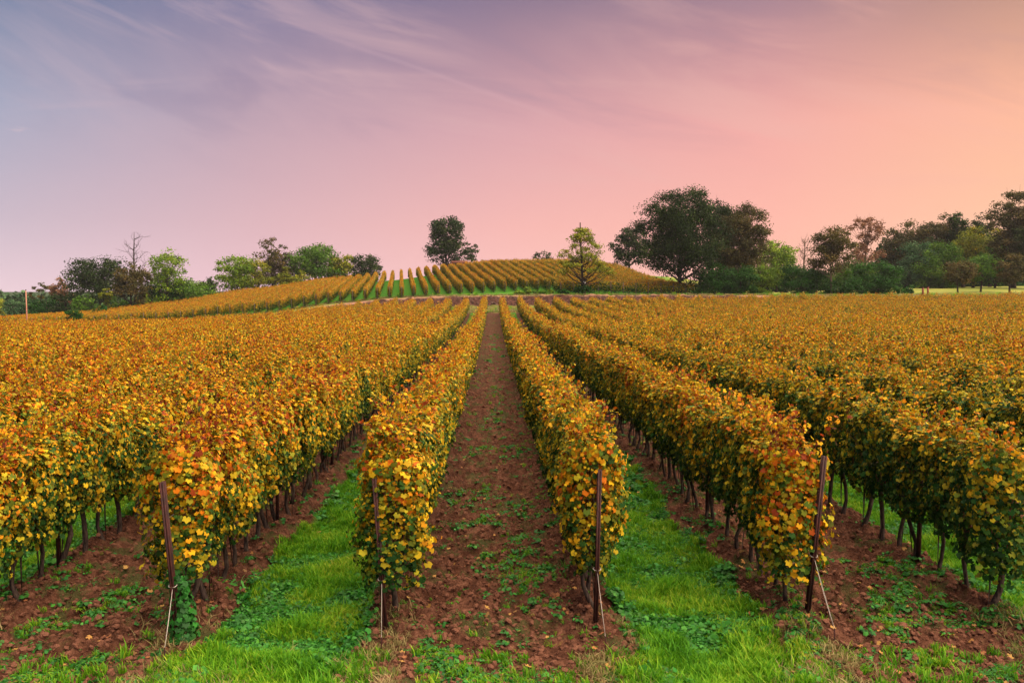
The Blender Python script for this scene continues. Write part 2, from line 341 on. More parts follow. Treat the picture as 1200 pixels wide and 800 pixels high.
def leaves(P, N, T, size, tpl, A):
    """place the template at P, facing N, tip along T"""
    tv, tf = tpl; n = len(P); N = norm(N); Sd = norm(np.cross(T, N)); T = np.cross(N, Sd)
    V = P[:, None]+size[:, None, None]*(tv[None, :, 0:1]*Sd[:, None]+tv[None, :, 1:2]*T[:, None]+tv[None, :, 2:3]*N[:, None])
    F = (tf[None]+(np.arange(n)*len(tv))[:, None, None]).reshape(-1, tf.shape[1])
    return V.reshape(-1, 3), F, np.repeat(A, len(tv), axis=0)

def vine_leaves(seed, n, lsize, tpl, length=.62, zlo=.62, ztop=1.95, cap=False, wmin=.18):
    r = np.random.default_rng(seed); k = int(n*.80)
    y = r.uniform(-length*.56, length*.56, k); hz = r.beta(1.15, .95, k); z = zlo+.06*np.sin(y*9+seed)+(ztop-zlo)*hz
    w = wmin+.14*np.sin(np.clip(hz, 0, 1)**.8*PI*.86)+.10*vnoise(y*5+seed*3.1, z*4, seed)
    sd = r.choice([-1, 1], k); rad = np.where(r.random(k) < .75, r.uniform(.8, 1.12, k), r.uniform(.1, .8, k)); x = sd*w*rad
    topf = np.clip((hz-.8)/.2, 0, 1)
    N = np.stack([sd*(1-.7*topf), r.normal(0, .45, k), .35+1.1*topf+r.normal(0, .35, k)], -1)
    N[:, 0] += r.normal(0, .4, k)
    T = np.stack([sd*.35+r.normal(0, .4, k), r.normal(0, .5, k), -1+r.normal(0, .3, k)], -1)
    P_ = np.stack([x, y, z], -1); H = hz*.85
    if cap:                                # the free end of a row: leaves wrap round it and hang down the front
        e = r.random(k) < .42; th = r.uniform(-1.4, 1.4, k); rr_ = r.uniform(.75, 1.15, k)
        P_[e, 0] = (np.sin(th)*w*1.25*rr_)[e]; P_[e, 1] = (-length*.36-np.cos(th)*.22*rr_)[e]
        N[e] = np.stack([np.sin(th), -np.cos(th), .3+r.normal(0, .35, k)], -1)[e]+r.normal(0, .3, (e.sum(), 3)); T[e, 1] = r.normal(-.3, .4, e.sum())
    # shoots sticking out of the top and sides
    m = n-k; ns = 12; ss = r.integers(0, ns, m); bx = r.uniform(-.2, .2, ns); by = r.uniform(-length/2, length/2, ns); ht = r.uniform(.10, .58, ns)
    lean = r.normal(0, .16, (ns, 2)); f = r.random(m)
    P2 = np.stack([bx[ss]+lean[ss, 0]*f+r.normal(0, .035, m), by[ss]+lean[ss, 1]*f+r.normal(0, .035, m), ztop-.12+ht[ss]*f], -1)
    N2 = r.normal(0, .7, (m, 3)); N2[:, 2] += .6; T2 = r.normal(0, .5, (m, 3)); T2[:, 2] -= .5
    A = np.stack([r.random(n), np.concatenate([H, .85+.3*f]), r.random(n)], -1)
    sz = lsize*(.5+1.2*r.random(n)**1.6); sz[k:] *= .72
    V, F, At = leaves(np.vstack([P_, P2]), np.vstack([N, N2]), np.vstack([T, T2]), sz, tpl, A)
    canes = [(np.array([[bx[i]*.5, by[i]*.8, .8], [bx[i]*.8, by[i], ztop-.35], [bx[i], by[i], ztop-.12], [bx[i]+lean[i, 0], by[i]+lean[i, 1], ztop-.12+ht[i]]])) for i in range(ns)]
    return V, F, At, canes
def vine_trunk(seed, canes=None, sides=7):
    r = np.random.default_rng(seed+500); g = Geo(); a = r.uniform(0, 6.28); b = r.uniform(.02, .07)
    zs = np.array([-.15, .02, .2, .42, .62, .8]); bend = np.sin(zs*6+a)*b*1.1+np.sin(a*3)*.12*np.clip(.45-zs, 0, 1)
    P_ = np.stack([bend-bend[1], np.sin(zs*5+a*2)*b*.5+r.normal(0, .015)*zs, zs], -1)
    g.tube(P_, np.array([.050, .036, .027, .029, .032, .026])*r.uniform(.8, 1.25), sides)
    top = P_[-1]
    for s in (-1, 1): g.tube([top+[0, 0, -.05], top+[0, s*.1, .06], top+[r.normal(0, .02), s*.31, .07]], [.022, .018, .011], 5)
    nb = g.n and sum(len(f) for f in g.F)
    if canes:
        for c_ in canes: g.tube(c_, [.007, .006, .005, .003], 3, caps=False)
    o = g.build('trunk', [m_bark, m_cane], link=False)
    if canes:
        mi = np.zeros(len(o.data.polygons), np.int32); mi[nb:] = 1; o.data.polygons.foreach_set('material_index', mi)
    return o.data
NV0 = 12
V0 = []
for i in range(NV0):
    V, F, At, canes = vine_leaves(i, 2300, .038, LEAF0); o = mesh_obj('foliage', V, F, m_vine, attr=At, link=False)
    V0.append((o.data, vine_trunk(i, canes)))
VE = []
for i in range(4):
    V, F, At, canes = vine_leaves(200+i, 3300, .038, LEAF0, cap=True, zlo=.44); o = mesh_obj('foliage', V, F, m_vine, attr=At, link=False)
    VE.append((o.data, vine_trunk(200+i, canes)))
def combined(name, seed, n, lsize, tpl, length, sides, trunks=1, canes=False, zlo=.62):
    V, F, At, cn = vine_leaves(seed, n, lsize, tpl, length, zlo=zlo, wmin=.26 if zlo < .6 else .18); g = Geo()
    for i in range(trunks):
        me = None; y0 = (i-(trunks-1)/2)*length/trunks; r = np.random.default_rng(seed*7+i)
        g.tube([[0, y0, -.15], [r.normal(0, .03), y0+r.normal(0, .03), .35], [r.normal(0, .02), y0, .85]], [.045, .032, .03], sides, caps=False)
    if canes:
        for c_ in cn[:4]: g.tube(c_, [.008, .007, .006, .004], 3, caps=False)
    TV = np.vstack(g.V); TF = np.vstack(g.F)
    return mesh_obj(name, np.vstack([V, TV]), [F, TF+len(V)], [m_vine, m_bark], attr=np.vstack([At, np.zeros((len(TV), 3))]), midx=[0]*len(F)+[1]*len(TF), link=False)
def coll(name, obs):
    c_ = bpy.data.collections.new(name)
    for o in obs: c_.objects.link(o)
    return c_
c_mid = coll('vine_pieces_mid', [combined('vine_piece_mid.%02d' % i, 40+i, 1500, .047, LEAF1, .62, 5, canes=True) for i in range(10)])
c_far = coll('vine_pieces_far', [combined('vine_piece_far.%02d' % i, 60+i, 1500, .068, LEAF2, 1.22, 4, 2) for i in range(8)])
c_hill = coll('vine_pieces_hill', [combined('vine_piece_hill.%02d' % i, 80+i, 850, .10, LEAF2, 1.22, 4, 2, zlo=.32) for i in range(8)])

# geometry-node scatter: every point carries its piece, turn and size
def make_scatter(c_):
    ng = bpy.data.node_groups.new('scatter_'+c_.name, 'GeometryNodeTree')
    ng.interface.new_socket('Geometry', in_out='INPUT', socket_type='NodeSocketGeometry'); ng.interface.new_socket('Geometry', in_out='OUTPUT', socket_type='NodeSocketGeometry')
    L = ng.links; N = ng.nodes; gi = N.new('NodeGroupInput'); go = N.new('NodeGroupOutput')
    ci = N.new('GeometryNodeCollectionInfo'); ci.inputs[0].default_value = c_; ci.inputs[1].default_value = True; ci.inputs[2].default_value = True
    ip = N.new('GeometryNodeInstanceOnPoints'); ip.inputs['Pick Instance'].default_value = True
    def att(nm, typ):
        a = N.new('GeometryNodeInputNamedAttribute'); a.data_type = typ; a.inputs[0].default_value = nm; return a.outputs[0]
    L.new(gi.outputs[0], ip.inputs['Points']); L.new(ci.outputs[0], ip.inputs['Instance'])
    L.new(att('idx', 'INT'), ip.inputs['Instance Index'])
    er = N.new('FunctionNodeEulerToRotation'); L.new(att('rot', 'FLOAT_VECTOR'), er.inputs[0]); L.new(er.outputs[0], ip.inputs['Rotation'])
    L.new(att('scl', 'FLOAT_VECTOR'), ip.inputs['Scale']); L.new(ip.outputs[0], go.inputs[0]); return ng
_ng = {}
def scatter(name, c_, P_, rot, scl, parent=None, kind='stuff', idx=None):
    P_ = np.asarray(P_, np.float32); n = len(P_)
    if c_.name not in _ng: _ng[c_.name] = make_scatter(c_)
    me = bpy.data.meshes.new(name); me.vertices.add(n); me.vertices.foreach_set('co', P_.ravel())
    if idx is None: idx = rng.integers(0, len(c_.objects), n)
    me.attributes.new('idx', 'INT', 'POINT').data.foreach_set('value', np.asarray(idx, np.int32))
    me.attributes.new('rot', 'FLOAT_VECTOR', 'POINT').data.foreach_set('vector', np.asarray(rot, np.float32).ravel())
    if np.ndim(scl) == 1: scl = np.repeat(np.asarray(scl)[:, None], 3, 1)
    me.attributes.new('scl', 'FLOAT_VECTOR', 'POINT').data.foreach_set('vector', np.asarray(scl, np.float32).ravel())
    o = bpy.data.objects.new(name, me); C.objects.link(o); o.parent = parent
    md = o.modifiers.new('scatter', 'NODES'); md.node_group = _ng[c_.name]
    if kind: o['kind'] = kind
    return o
ORD1 = 'zeroth first second third fourth fifth sixth seventh eighth ninth tenth eleventh twelfth thirteenth fourteenth fifteenth sixteenth seventeenth eighteenth nineteenth'.split()
TENS = {2: 'twent', 3: 'thirt', 4: 'fort', 5: 'fift', 6: 'sixt'}
def ordinal(n):
    if n < 20: return ORD1[n]
    return TENS[n//10]+('ieth' if n % 10 == 0 else 'y-'+ORD1[n % 10])

# ---------------------------------------------------------------- near field rows
Y0, Y1, VS = 9.72, 116.6, .6
cand = []
rows = list(range(-32, 32))             # row r stands at x = (r+.5)*SP
def inview(x, y, mpx=70): u = x/y*1000+578; return -mpx < u < 1200+mpx
ystart = {}
for r_ in rows:
    xr = (r_+.5)*SP; n0 = 0
    while Y0+n0*VS < abs(xr)/.78-1.2: n0 += 1
    ystart[r_] = n0
    for k in range(n0, int((Y1-Y0)/VS)):
        yy = Y0+.25+k*VS
        if yy < 60: cand.append((math.hypot(xr, yy) if inview(xr, yy) else 1e3+math.hypot(xr, yy), r_, k))
cand.sort(); near = set((r_, k) for _, r_, k in cand[:300])
g_post = Geo(); g_post.box((0, 0, .95), (.006, .018, 1.2)); g_post.box((0, .022, .95), (.022, .004, 1.2)); g_post.box((0, -.022, .95), (.022, .004, 1.2)); post_me = g_post.build('post', m_rust, smooth=False, link=False).data
ENDS = {-1: ((-1.236, 9.66), (-1.355, 1.88), (-1.24, 9.25)), 0: ((1.187, 9.73), (1.225, 1.95), (1.25, 9.30)), -2: ((-3.52, 9.43), (-3.66, 1.90), (-3.50, 8.95)), 1: ((3.70, 9.80), (3.86, 2.08), (3.83, 9.30))}
def place(me, name, parent, loc, rz=0, sc=(1, 1, 1)):
    o = bpy.data.objects.new(name, me); C.objects.link(o); o.parent = parent; o.location = loc; o.rotation_euler = (0, 0, rz); o.scale = sc; return o
for r_ in rows:
    xr = (r_+.5)*SP; n0 = ystart[r_]; ya = Y0+n0*VS; za = float(gz(xr, ya))
    side, num = ('right', r_+1) if r_ >= 0 else ('left', -r_)
    look = {0: 'green and gold vine row,', -1: 'golden vine row with leaf-wrapped post,', 1: 'green vine row with bright yellow end,', -2: 'yellow-green vine row with ivy-footed post,'}.get(r_, 'autumn vine row,')
    R_ = thing('vine_row', (xr, ya, za), '%s %s to the %s of the central bare aisle' % (look, ordinal(num), side), 'vine row', 'autumn vine rows of the lower field')
    ks = [k for k in range(n0, int((Y1-Y0)/VS))]
    for k in ks:
        if (r_, k) not in near: continue
        yy = Y0+.25+k*VS+random.uniform(-.06, .06); i = random.randrange(NV0); flip = random.choice((0, PI)); s_ = random.uniform(.91, 1.08); PV = V0[i]
        if k == n0 and r_ in (-2, -1, 0, 1, 2, -3): PV = VE[(r_+3) % 4]; flip = 0; yy = Y0+.25+{0: .24, 1: .26, -2: .06, -1: .10}.get(r_, 0)
        xx = xr+random.uniform(-.04, .04)
        v = bpy.data.objects.new('grape_vine', None); C.objects.link(v); v.parent = R_; v.empty_display_size = .1
        v.location = (xx-xr, yy-ya, float(gz(xx, yy))-za)
        f_ = place(PV[0], 'foliage', v, (0, 0, .02), flip, (random.uniform(.92, 1.12), 1.04, s_))
        place(PV[1], 'trunk', v, (0, 0, 0), flip, (1, 1.04, s_))
        sh = 0
        if r_ >= 0: sh -= .05
        if r_ == 1 and k < 4: sh += .24-.05*k
        if r_ in (2, 3): sh -= .05
        f_.color = (1+sh, 1, 1, 1)
    rest = [k for k in ks if (r_, k) not in near]
    for nm, cc, lo, hi, st in (('grape_vines', c_mid, 0, 48, 1), ('grape_vines', c_far, 48, 999, 2)):
        kk = np.array([k for k in rest if lo <= Y0+k*VS < hi])
        if not len(kk): continue
        if st == 2: kk = kk[::2]
        yy = Y0+.25+kk*VS+(VS/2 if st == 2 else 0)+rng.uniform(-.05, .05, len(kk)); xx = xr+rng.uniform(-.05, .05, len(kk))
        zz_ = gz(xx, yy)
        sl_ = np.arctan2(ground(xx, yy+.6)-ground(xx, yy-.6), 1.2); fl_ = rng.integers(0, 2, len(kk))
        rot = np.stack([np.where(fl_ == 0, sl_, -sl_), np.zeros(len(kk)), PI*fl_], -1)
        o = scatter(nm, cc, np.stack([xx-xr, yy-ya, zz_-za], -1), rot, np.stack([rng.uniform(.9, 1.15, len(kk)), np.full(len(kk), 1.06), rng.uniform(.9, 1.09, len(kk))], -1), R_)
    # posts every five metres inside the row, wires in the near part
    if abs(r_+.5) < 9:
        yy = ya+4.4 if r_ in ENDS else ya+2.
        while yy < 45:
            xx = xr; place(post_me, 'post', R_, (0, yy-ya, float(gz(xx, yy))-za-.05), 0, (1, 1, random.uniform(.84, .9))); yy += 4.8
    if r_ in ENDS:
        (bx, by), (tx, tz), (ax, ay) = ENDS[r_]; bz = float(gz(bx, by)); g = Geo()
        b0 = np.array([bx, by, bz-.15]); tp = np.array([tx, by-.02, tz]); dv = (tp-b0)/np.linalg.norm(tp-b0)
        ux = np.cross([0, 1, 0], dv); ux /= np.linalg.norm(ux); Rm = np.stack([ux, np.cross(dv, ux), dv], -1); off = np.array([xr, ya, za])
        L_ = np.linalg.norm(tp-b0)/2; mid = (b0+tp)/2-off
        g.box(mid, (.006, .026, L_), Rm); g.box(mid+Rm@np.array([0, .030, 0]), (.025, .004, L_-.003), Rm); g.box(mid+Rm@np.array([-.0145, -.030, 0]), (.0095, .004, L_-.002), Rm); g.box(mid+Rm@np.array([.0145, -.030, 0]), (.0095, .004, L_-.004), Rm)
        g.build('end_post', m_rust, R_, smooth=False)
        at_ = b0+(tp-b0)*.40; az_ = float(gz(ax, ay)); an = np.array([ax, ay, az_+.16]); g = Geo()
        ts = np.linspace(0, 1, 7)[:, None]; Pg = at_+(an-at_)*ts; Pg[:, 2] -= .03*np.sin(ts[:, 0]*PI)
        g.tube(Pg-off, .0034, 5)
        a_ = np.linspace(0, 2*PI, 9); ring = np.stack([np.cos(a_)*.045, np.sin(a_)*.045, np.sin(a_)*.012], -1)
        g.tube(at_+ring-off, .006, 4); g.build('guy_wire', m_wire, R_)
        g = Geo(); g.tube(np.array([[ax, ay, az_+.17], [ax, ay, az_+.0], [ax, ay+.02, az_-.2]])-off, .008, 5); g.build('ground_anchor', m_rust, R_)
        for hz in (.78, 1.15, 1.5, 1.82):
            g = Geo(); s_ = (hz-bz)/(tz-bz) if hz < tz else 1; q0 = b0+(tp-b0)*min(s_, .97)
            ys_ = np.linspace(by+.4, 30, 26); zs_ = ground(xr, ys_)+hz
            g.tube(np.vstack([q0, np.stack([np.full(26, xr), ys_, zs_], -1)])-off, .003, 3, caps=False); g.build('wire', m_steel, R_)

# ---------------------------------------------------------------- hillside rows
HS, HD = 1.87, -.108
p_end = Geo(); p_end.tube([[0, 0, -.2], [0, 0, 1.0], [0, -.05, 1.75]], .04, 5); endp_me = p_end.build('end_post', m_wood, link=False).data
TREE_X = (524-578)/1000*200
j = 0; hrows = []
for k in range(-46, 20):
    xb = TREE_X-HD*70+.6+k*HS            # x where the row meets Y = 130
    u0 = xb/130*1000+578
    ys_ = 131.5+9.5*float(smooth(480, 640, u0))
    ye = 201 if u0 > 330 else 201-10*float(smooth(330, 80, u0))
    if u0 > 700: ye = 196
    xa = xb+HD*(ys_-130)
    if xa/ys_*1000+578 > 812: continue
    if xb < -86: continue
    side, num = ('right', k+1) if k >= 0 else ('left', -k)
    za = float(ground(xa, ys_))
    R_ = thing('vine_row', (xa, ys_, za), 'golden hillside vine row, %s to the %s of the dark hilltop tree' % (ordinal(num), side), 'vine row', 'vine rows on the far hill')
    yy = np.arange(ys_+.5, ye, 1.2); xx = xb+HD*(yy-130); zz_ = ground(xx, yy); n = len(yy)
    a_ = np.arctan(-HD); sl_ = np.arctan2(ground(xx+HD*.6, yy+.6)-ground(xx-HD*.6, yy-.6), 1.2); fl_ = rng.integers(0, 2, n)
    scatter('grape_vines', c_hill, np.stack([xx-xa, yy-ys_, zz_-za], -1), np.stack([np.where(fl_ == 0, sl_, -sl_), np.zeros(n), a_+PI*fl_], -1), np.stack([np.full(n, .68), np.full(n, 1.08), rng.uniform(.88, 1.0, n)], -1), R_)
    place(endp_me, 'end_post', R_, (0, -.2, 0))
# the row that closes the foot of the hill, seen broadside
xa, xb, yb = 10.6, 32.4, 139.6; za = float(ground(xa, yb))
R_ = thing('vine_row', (xa, yb, za), 'dark green vine row seen side-on between the slender tree and the big oak', 'vine row')
xx = np.arange(xa, xb, 1.2); n = len(xx)
scatter('grape_vines', c_hill, np.stack([xx-xa, rng.uniform(-.05, .05, n), ground(xx, yb)-za], -1), np.stack([np.zeros(n), np.zeros(n), np.full(n, PI/2)+PI*rng.integers(0, 2, n)], -1), np.stack([np.full(n, 1.1), np.full(n, 1.1), rng.uniform(.85, 1, n)], -1), R_)
g = Geo(); g.box((0, 0, .8), (.055, .055, 1.05)); pm = g.build('post', m_palebark, smooth=False, link=False).data
for i in range(11): place(pm, 'post', R_, (i*2.05+.4, -.45, float(ground(xa+i*1.25+.4, yb))-za-.05), 0, (1, 1, random.uniform(.88, 1.06)))
g = Geo(); g.tube(np.stack([np.linspace(.4, 20.9, 21), np.full(21, -.45), ground(xa+np.linspace(.4, 20.9, 21), yb)-za+1.2], -1), .012, 4); g.build('wire', m_steel, R_)

# ---------------------------------------------------------------- trees
def TM_(name, stops, **k): return leafy(name, stops, k_rnd=.75, k_h=.12, k_pos=.2, pscale=.25, base=.06, trans=.25, gloss=.04, **k)
TMAT = {
 'oak': TM_('oak_leaves', [(0, (.008, .018, .005)), (.5, (.022, .048, .009)), (1, (.09, .13, .018))]),
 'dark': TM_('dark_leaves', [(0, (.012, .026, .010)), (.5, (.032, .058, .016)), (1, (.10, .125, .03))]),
 'brown': TM_('browning_leaves', [(0, (.030, .036, .010)), (.5, (.085, .080, .022)), (.8, (.17, .12, .03)), (1, (.26, .14, .04))]),
 'green': TM_('green_leaves', [(0, (.028, .08, .010)), (.5, (.085, .19, .018)), (1, (.22, .34, .03))]),
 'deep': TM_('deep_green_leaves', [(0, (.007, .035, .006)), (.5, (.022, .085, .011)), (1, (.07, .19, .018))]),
 'yellow': TM_('yellow_green_leaves', [(0, (.07, .11, .010)), (.5, (.23, .27, .02)), (.8, (.44, .38, .025)), (1, (.62, .42, .03))]),
 'lime': TM_('lime_leaves', [(0, (.05, .12, .010)), (.5, (.17, .29, .02)), (1, (.38, .46, .03))]),
 'rust': TM_('rust_leaves', [(0, (.12, .06, .03)), (.5, (.28, .13, .07)), (1, (.50, .27, .15))]),
 'teal': TM_('hazy_green_leaves', [(0, (.030, .08, .035)), (.5, (.070, .15, .06)), (1, (.16, .26, .09))]),  # bluish distance haze put into the leaf colour
}
def tree(name, px, top, wpx, Y, kind, label, cat='tree', group=None, shape='round', trunk=.22, gap=.0, seed=None, bark=None, dens=1., lean=0., base_py=None, trunkr=1.):
    """px = column, top = line of the top in the photo, wpx = crown width there; trunk = share of bare stem"""
    seed = int(px*7+top*3+Y) if seed is None else seed; r = np.random.default_rng(seed); bark = bark or m_tbark
    X = (px-578)/1000*Y; gz0 = float(ground(X, Y)) if base_py is None else CAMH-(base_py-341)*Y/1000
    Ht = CAMH+(341-top)*Y/1000-gz0; Rw = wpx/1000*Y/2*(1.12 if shape == 'spire' else 1.2)
    T_ = thing(name, (X, Y, gz0), label, cat, group, 0)
    z0 = Ht*trunk; ch = Ht-z0; cz = z0+ch/2
    # trunk
    g = Geo(); zt = np.linspace(-.4, Ht*(.62 if shape != 'spire' else .95), 9); sway = np.sin(zt/Ht*3+seed)*Rw*.05+lean*zt
    rad = Ht*.021*trunkr*(1-.72*np.clip(zt, 0, None)/zt[-1])+.03; rad[0] *= 1.5
    tr_P = np.stack([sway-sway[0], np.cos(zt/Ht*2.3+seed)*Rw*.04-np.cos(seed)*Rw*.04, zt], -1); g.tube(tr_P, rad, 8)
    g.build('trunk', bark, T_)
    # clump centres
    M = int(1.5*{'round': 58, 'bush': 44, 'spire': 44, 'tall': 64, 'wisp': 36, 'hedge': 24}[shape]*max(.55, min(1.6, (Rw*ch/40)**.5)))
    cl = []
    tries = 0
    while len(cl) < M and tries < 6000:
        tries += 1; v = r.normal(size=3); v /= np.linalg.norm(v); rr = r.random()**.45
        if shape in ('round', 'wisp', 'tall'): v = np.sign(v)*np.abs(v)**.8; p_ = v*rr*np.array([Rw*.86, Rw*.86, ch*.47]); p_[2] += cz; w_ = .92+.2*vnoise(np.array(v[0]*2+seed), np.array(v[2]*2), 3); p_[:2] *= w_
        elif shape == 'bush' or shape == 'hedge': v = np.sign(v)*np.abs(v)**.75; p_ = v*rr*np.array([Rw*.9, Rw*.9, ch*.86]); p_[2] = abs(p_[2])+z0*.6
        else:
            f = r.random()*.86; rad_ = Rw*(.16+.86*(1-f/.86)**.8)*math.sqrt(r.random()); a_ = r.uniform(0, 6.28); p_ = np.array([rad_*math.cos(a_), rad_*math.sin(a_), z0+f*ch*.97])
        if p_[2] > Ht*.97: continue
        if all(np.sum((p_-c2)**2) > (Rw*.12)**2 for c2 in cl): cl.append(p_)
    cl = np.array(cl); M = len(cl)
    # limbs
    g = Geo()
    for c2 in cl[:: (1 if shape in ('wisp', 'spire') else 2)]:
        zf = min(max(c2[2]-np.hypot(c2[0], c2[1])*.75, Ht*.12), zt[-1]*.97); st = np.array([np.interp(zf, zt, tr_P[:, 0]), np.interp(zf, zt, tr_P[:, 1]), zf])
        mid = (st+c2)/2+np.array([0, 0, -.08*ch*r.random()])+r.normal(0, .03*Rw, 3); r1 = np.interp(zf, zt, rad)*.45
        g.tube([st, mid, c2, c2+(c2-mid)*.4], [r1, r1*.6, r1*.28, .012], 5, caps=False)
    g.build('branches', bark, T_)
    if dens <= 0: return T_
    cr = Rw*(.20 if shape == 'spire' else .25)*r.uniform(.65, 1.35, M); 
    if shape in ('bush', 'hedge'): cr *= 1.2
    if shape == 'wisp': cr *= .75
    ls = max(.2, .0017*Y); area = PI*Rw*ch/2*3.4*dens*(1-gap); n = int(min(60000, max(700, area/(ls*ls*.5)*1.5)))
    who = r.integers(0, M, n); v = norm(r.normal(size=(n, 3))); rr = r.random(n)**.65
    P_ = cl[who]+v*(rr*cr[who])[:, None]*np.array([1.1, 1.1, .5 if shape == 'spire' else .72]); P_[:, 2] = np.maximum(P_[:, 2], .12+.3*r.random(n))
    N = v+r.normal(0, .6, (n, 3))+np.array([0, 0, .5]); T2 = r.normal(0, 1, (n, 3))
    cv = r.random(M)
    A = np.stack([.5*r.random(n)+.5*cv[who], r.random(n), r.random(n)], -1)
    V, F, At = leaves(P_, N, T2, ls*r.uniform(.6, 1.35, n), QUAD, A)
    mesh_obj('crown', V, F, TMAT[kind], T_, attr=At)
    return T_
def bare_tree(name, px, top, Y, spread, label, bark=None, seed=1, snag=False, base_py=None):
    r = np.random.default_rng(seed); X = (px-578)/1000*Y; g0 = float(ground(X, Y)); Ht = CAMH+(341-top)*Y/1000-g0
    T_ = thing(name, (X, Y, g0), label, 'tree'); g = Geo(); zt = np.linspace(-.3, Ht, 9)
    P_ = np.stack([np.sin(zt*.5+seed)*.12, np.cos(zt*.4)*.1, zt], -1); g.tube(P_, np.linspace(.3, .045, 9), 7); g.build('trunk', bark or m_tbark, T_)
    g = Geo(); W_ = spread/1000*Y/2
    def br(p, d, L, r0, depth):
        pts = [p]; dd = d.copy()
        for i in range(3): dd = norm(dd+r.normal(0, .22, 3)+np.array([0, 0, .12])); pts.append(pts[-1]+dd*L/3)
        g.tube(pts, [r0, r0*.75, r0*.5, max(r0*.3, .018)], 4, caps=False)
        if depth > 0:
            for i in range(3): br(pts[r.integers(1, 4)], norm(dd+r.normal(0, .6, 3)), L*r.uniform(.45, .7), r0*.5, depth-1)
    for i in range(20 if not snag else 12):
        zf = Ht*r.uniform(.4, .93); a_ = r.uniform(0, 6.28); dd = norm(np.array([math.cos(a_), math.sin(a_), .5 if snag else .9])); br(np.array([np.interp(zf, zt, P_[:, 0]), np.interp(zf, zt, P_[:, 1]), zf]), dd, W_*(1.25-.75*zf/Ht)*r.uniform(.7, 1.1), .075, 2)
    g.build('branches', bark or m_tbark, T_); return T_

LT = 'woodland trees along the left horizon'
RT = 'woodland trees along the right edge of the vineyard'
# far left, from the edge of the picture inwards
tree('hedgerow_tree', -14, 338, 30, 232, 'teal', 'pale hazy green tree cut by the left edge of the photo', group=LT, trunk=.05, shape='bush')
tree('hedgerow_tree', 7, 340, 20, 225, 'yellow', 'small yellow-green tree nearest the left edge, left of the thin pole', group=LT, trunk=.05, shape='bush')
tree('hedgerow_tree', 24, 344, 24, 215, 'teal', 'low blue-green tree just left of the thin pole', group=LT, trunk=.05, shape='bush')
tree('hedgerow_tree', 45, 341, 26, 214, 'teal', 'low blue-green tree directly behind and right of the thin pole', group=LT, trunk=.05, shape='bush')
tree('hedgerow_tree', 56, 328, 26, 210, 'brown', 'thin grey-brown tree between the pole and the dark oak', group=LT, trunk=.1, shape='wisp', dens=.6)
tree('hedgerow_tree', 63, 338, 40, 200, 'deep', 'dense green shrub under the thin grey-brown tree', group=LT, trunk=.02, shape='bush')
tree('hedgerow_tree', 78, 325, 26, 205, 'rust', 'reddish-brown tree at the left shoulder of the dark oak', group=LT, trunk=.1, shape='round', dens=.8)
tree('hedgerow_tree', 84, 338, 34, 196, 'dark', 'dark shrubby tree below the reddish-brown tree', group=LT, trunk=.02, shape='bush')
tree('oak_tree', 122, 298, 66, 198, 'dark', 'large dark oak with a broad crown at the far left', group=LT, trunk=.2, shape='round')
tree('shrub', 105, 338, 26, 186, 'green', 'bright green bush in front of the dark oak at the far left', 'shrub', trunk=.02, shape='bush')
tree('shrub', 130, 336, 20, 184, 'yellow', 'yellow-leaved shrub below the dark oak, left of the round brown tree', 'shrub', trunk=.02, shape='wisp')
tree('shrub', 143, 343, 22, 182, 'green', 'low green shrub at the left foot of the round brown tree', 'shrub', trunk=.02, shape='bush')
tree('field_tree', 159, 308, 42, 178, 'brown', 'round olive-brown tree with a short visible trunk in front of the dead tree', trunk=.2, shape='round')
bare_tree('dead_tree', 163, 273, 188, 40, 'tall leafless dead tree poking above the round brown tree', seed=5, snag=True)
tree('shrub', 178, 338, 30, 180, 'lime', 'light green bush right of the round brown tree', 'shrub', trunk=.02, shape='bush')
tree('layered_tree', 199, 289, 44, 183, 'lime', 'tall pale green tree with layered crown right of the dead tree', trunk=.1, shape='tall', dens=.55)
tree('hedgerow_tree', 197, 314, 54, 186, 'deep', 'deep green tree filling in behind the tall layered tree', trunk=.02, shape='bush', group=LT)
tree('hedgerow_tree', 228, 323, 50, 186, 'green', 'rounded yellow-green bushy tree between the layered tree and the gap', trunk=.02, shape='bush', group=LT)
tree('hedgerow_tree', 247, 322, 22, 212, 'dark', 'small dark tree standing in the gap in the left horizon', trunk=.1, shape='round', group=LT)
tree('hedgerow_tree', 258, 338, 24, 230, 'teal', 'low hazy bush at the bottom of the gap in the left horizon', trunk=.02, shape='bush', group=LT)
# middle left group
tree('maple_tree', 281, 301, 48, 194, 'lime', 'lime green spreading tree at the left end of the hillside clump', trunk=.2, shape='round', dens=1.1)
tree('maple_tree', 304, 304, 36, 196, 'yellow', 'yellow-green tree between the lime tree and the leafless brown tree', trunk=.15, shape='round')
tree('thin_tree', 322, 279, 40, 203, 'brown', 'thin see-through olive-brown tree rising above the hillside clump', shape='wisp', trunk=.2, dens=.35, bark=m_palebark, gap=.1)
tree('maple_tree', 330, 292, 36, 200, 'brown', 'brown sparse-leaved tree in the middle of the hillside clump', trunk=.1, shape='round', dens=.7)
tree('maple_tree', 346, 306, 34, 197, 'yellow', 'low golden-green tree in front of the brown hillside tree', trunk=.05, shape='bush')
tree('maple_tree', 370, 286, 56, 202, 'green', 'biggest green tree of the hillside clump', trunk=.15, shape='round', dens=1.1)
tree('maple_tree', 400, 296, 32, 205, 'yellow', 'yellow tree at the right shoulder of the biggest hillside tree', trunk=.1, shape='round')
tree('maple_tree', 428, 298, 40, 209, 'dark', 'dark rounded tree at the right end of the hillside clump', trunk=.1, shape='round')
tree('shrub', 410, 318, 30, 206, 'green', 'green shrub below the yellow tree of the hillside clump', 'shrub', trunk=.02, shape='bush')
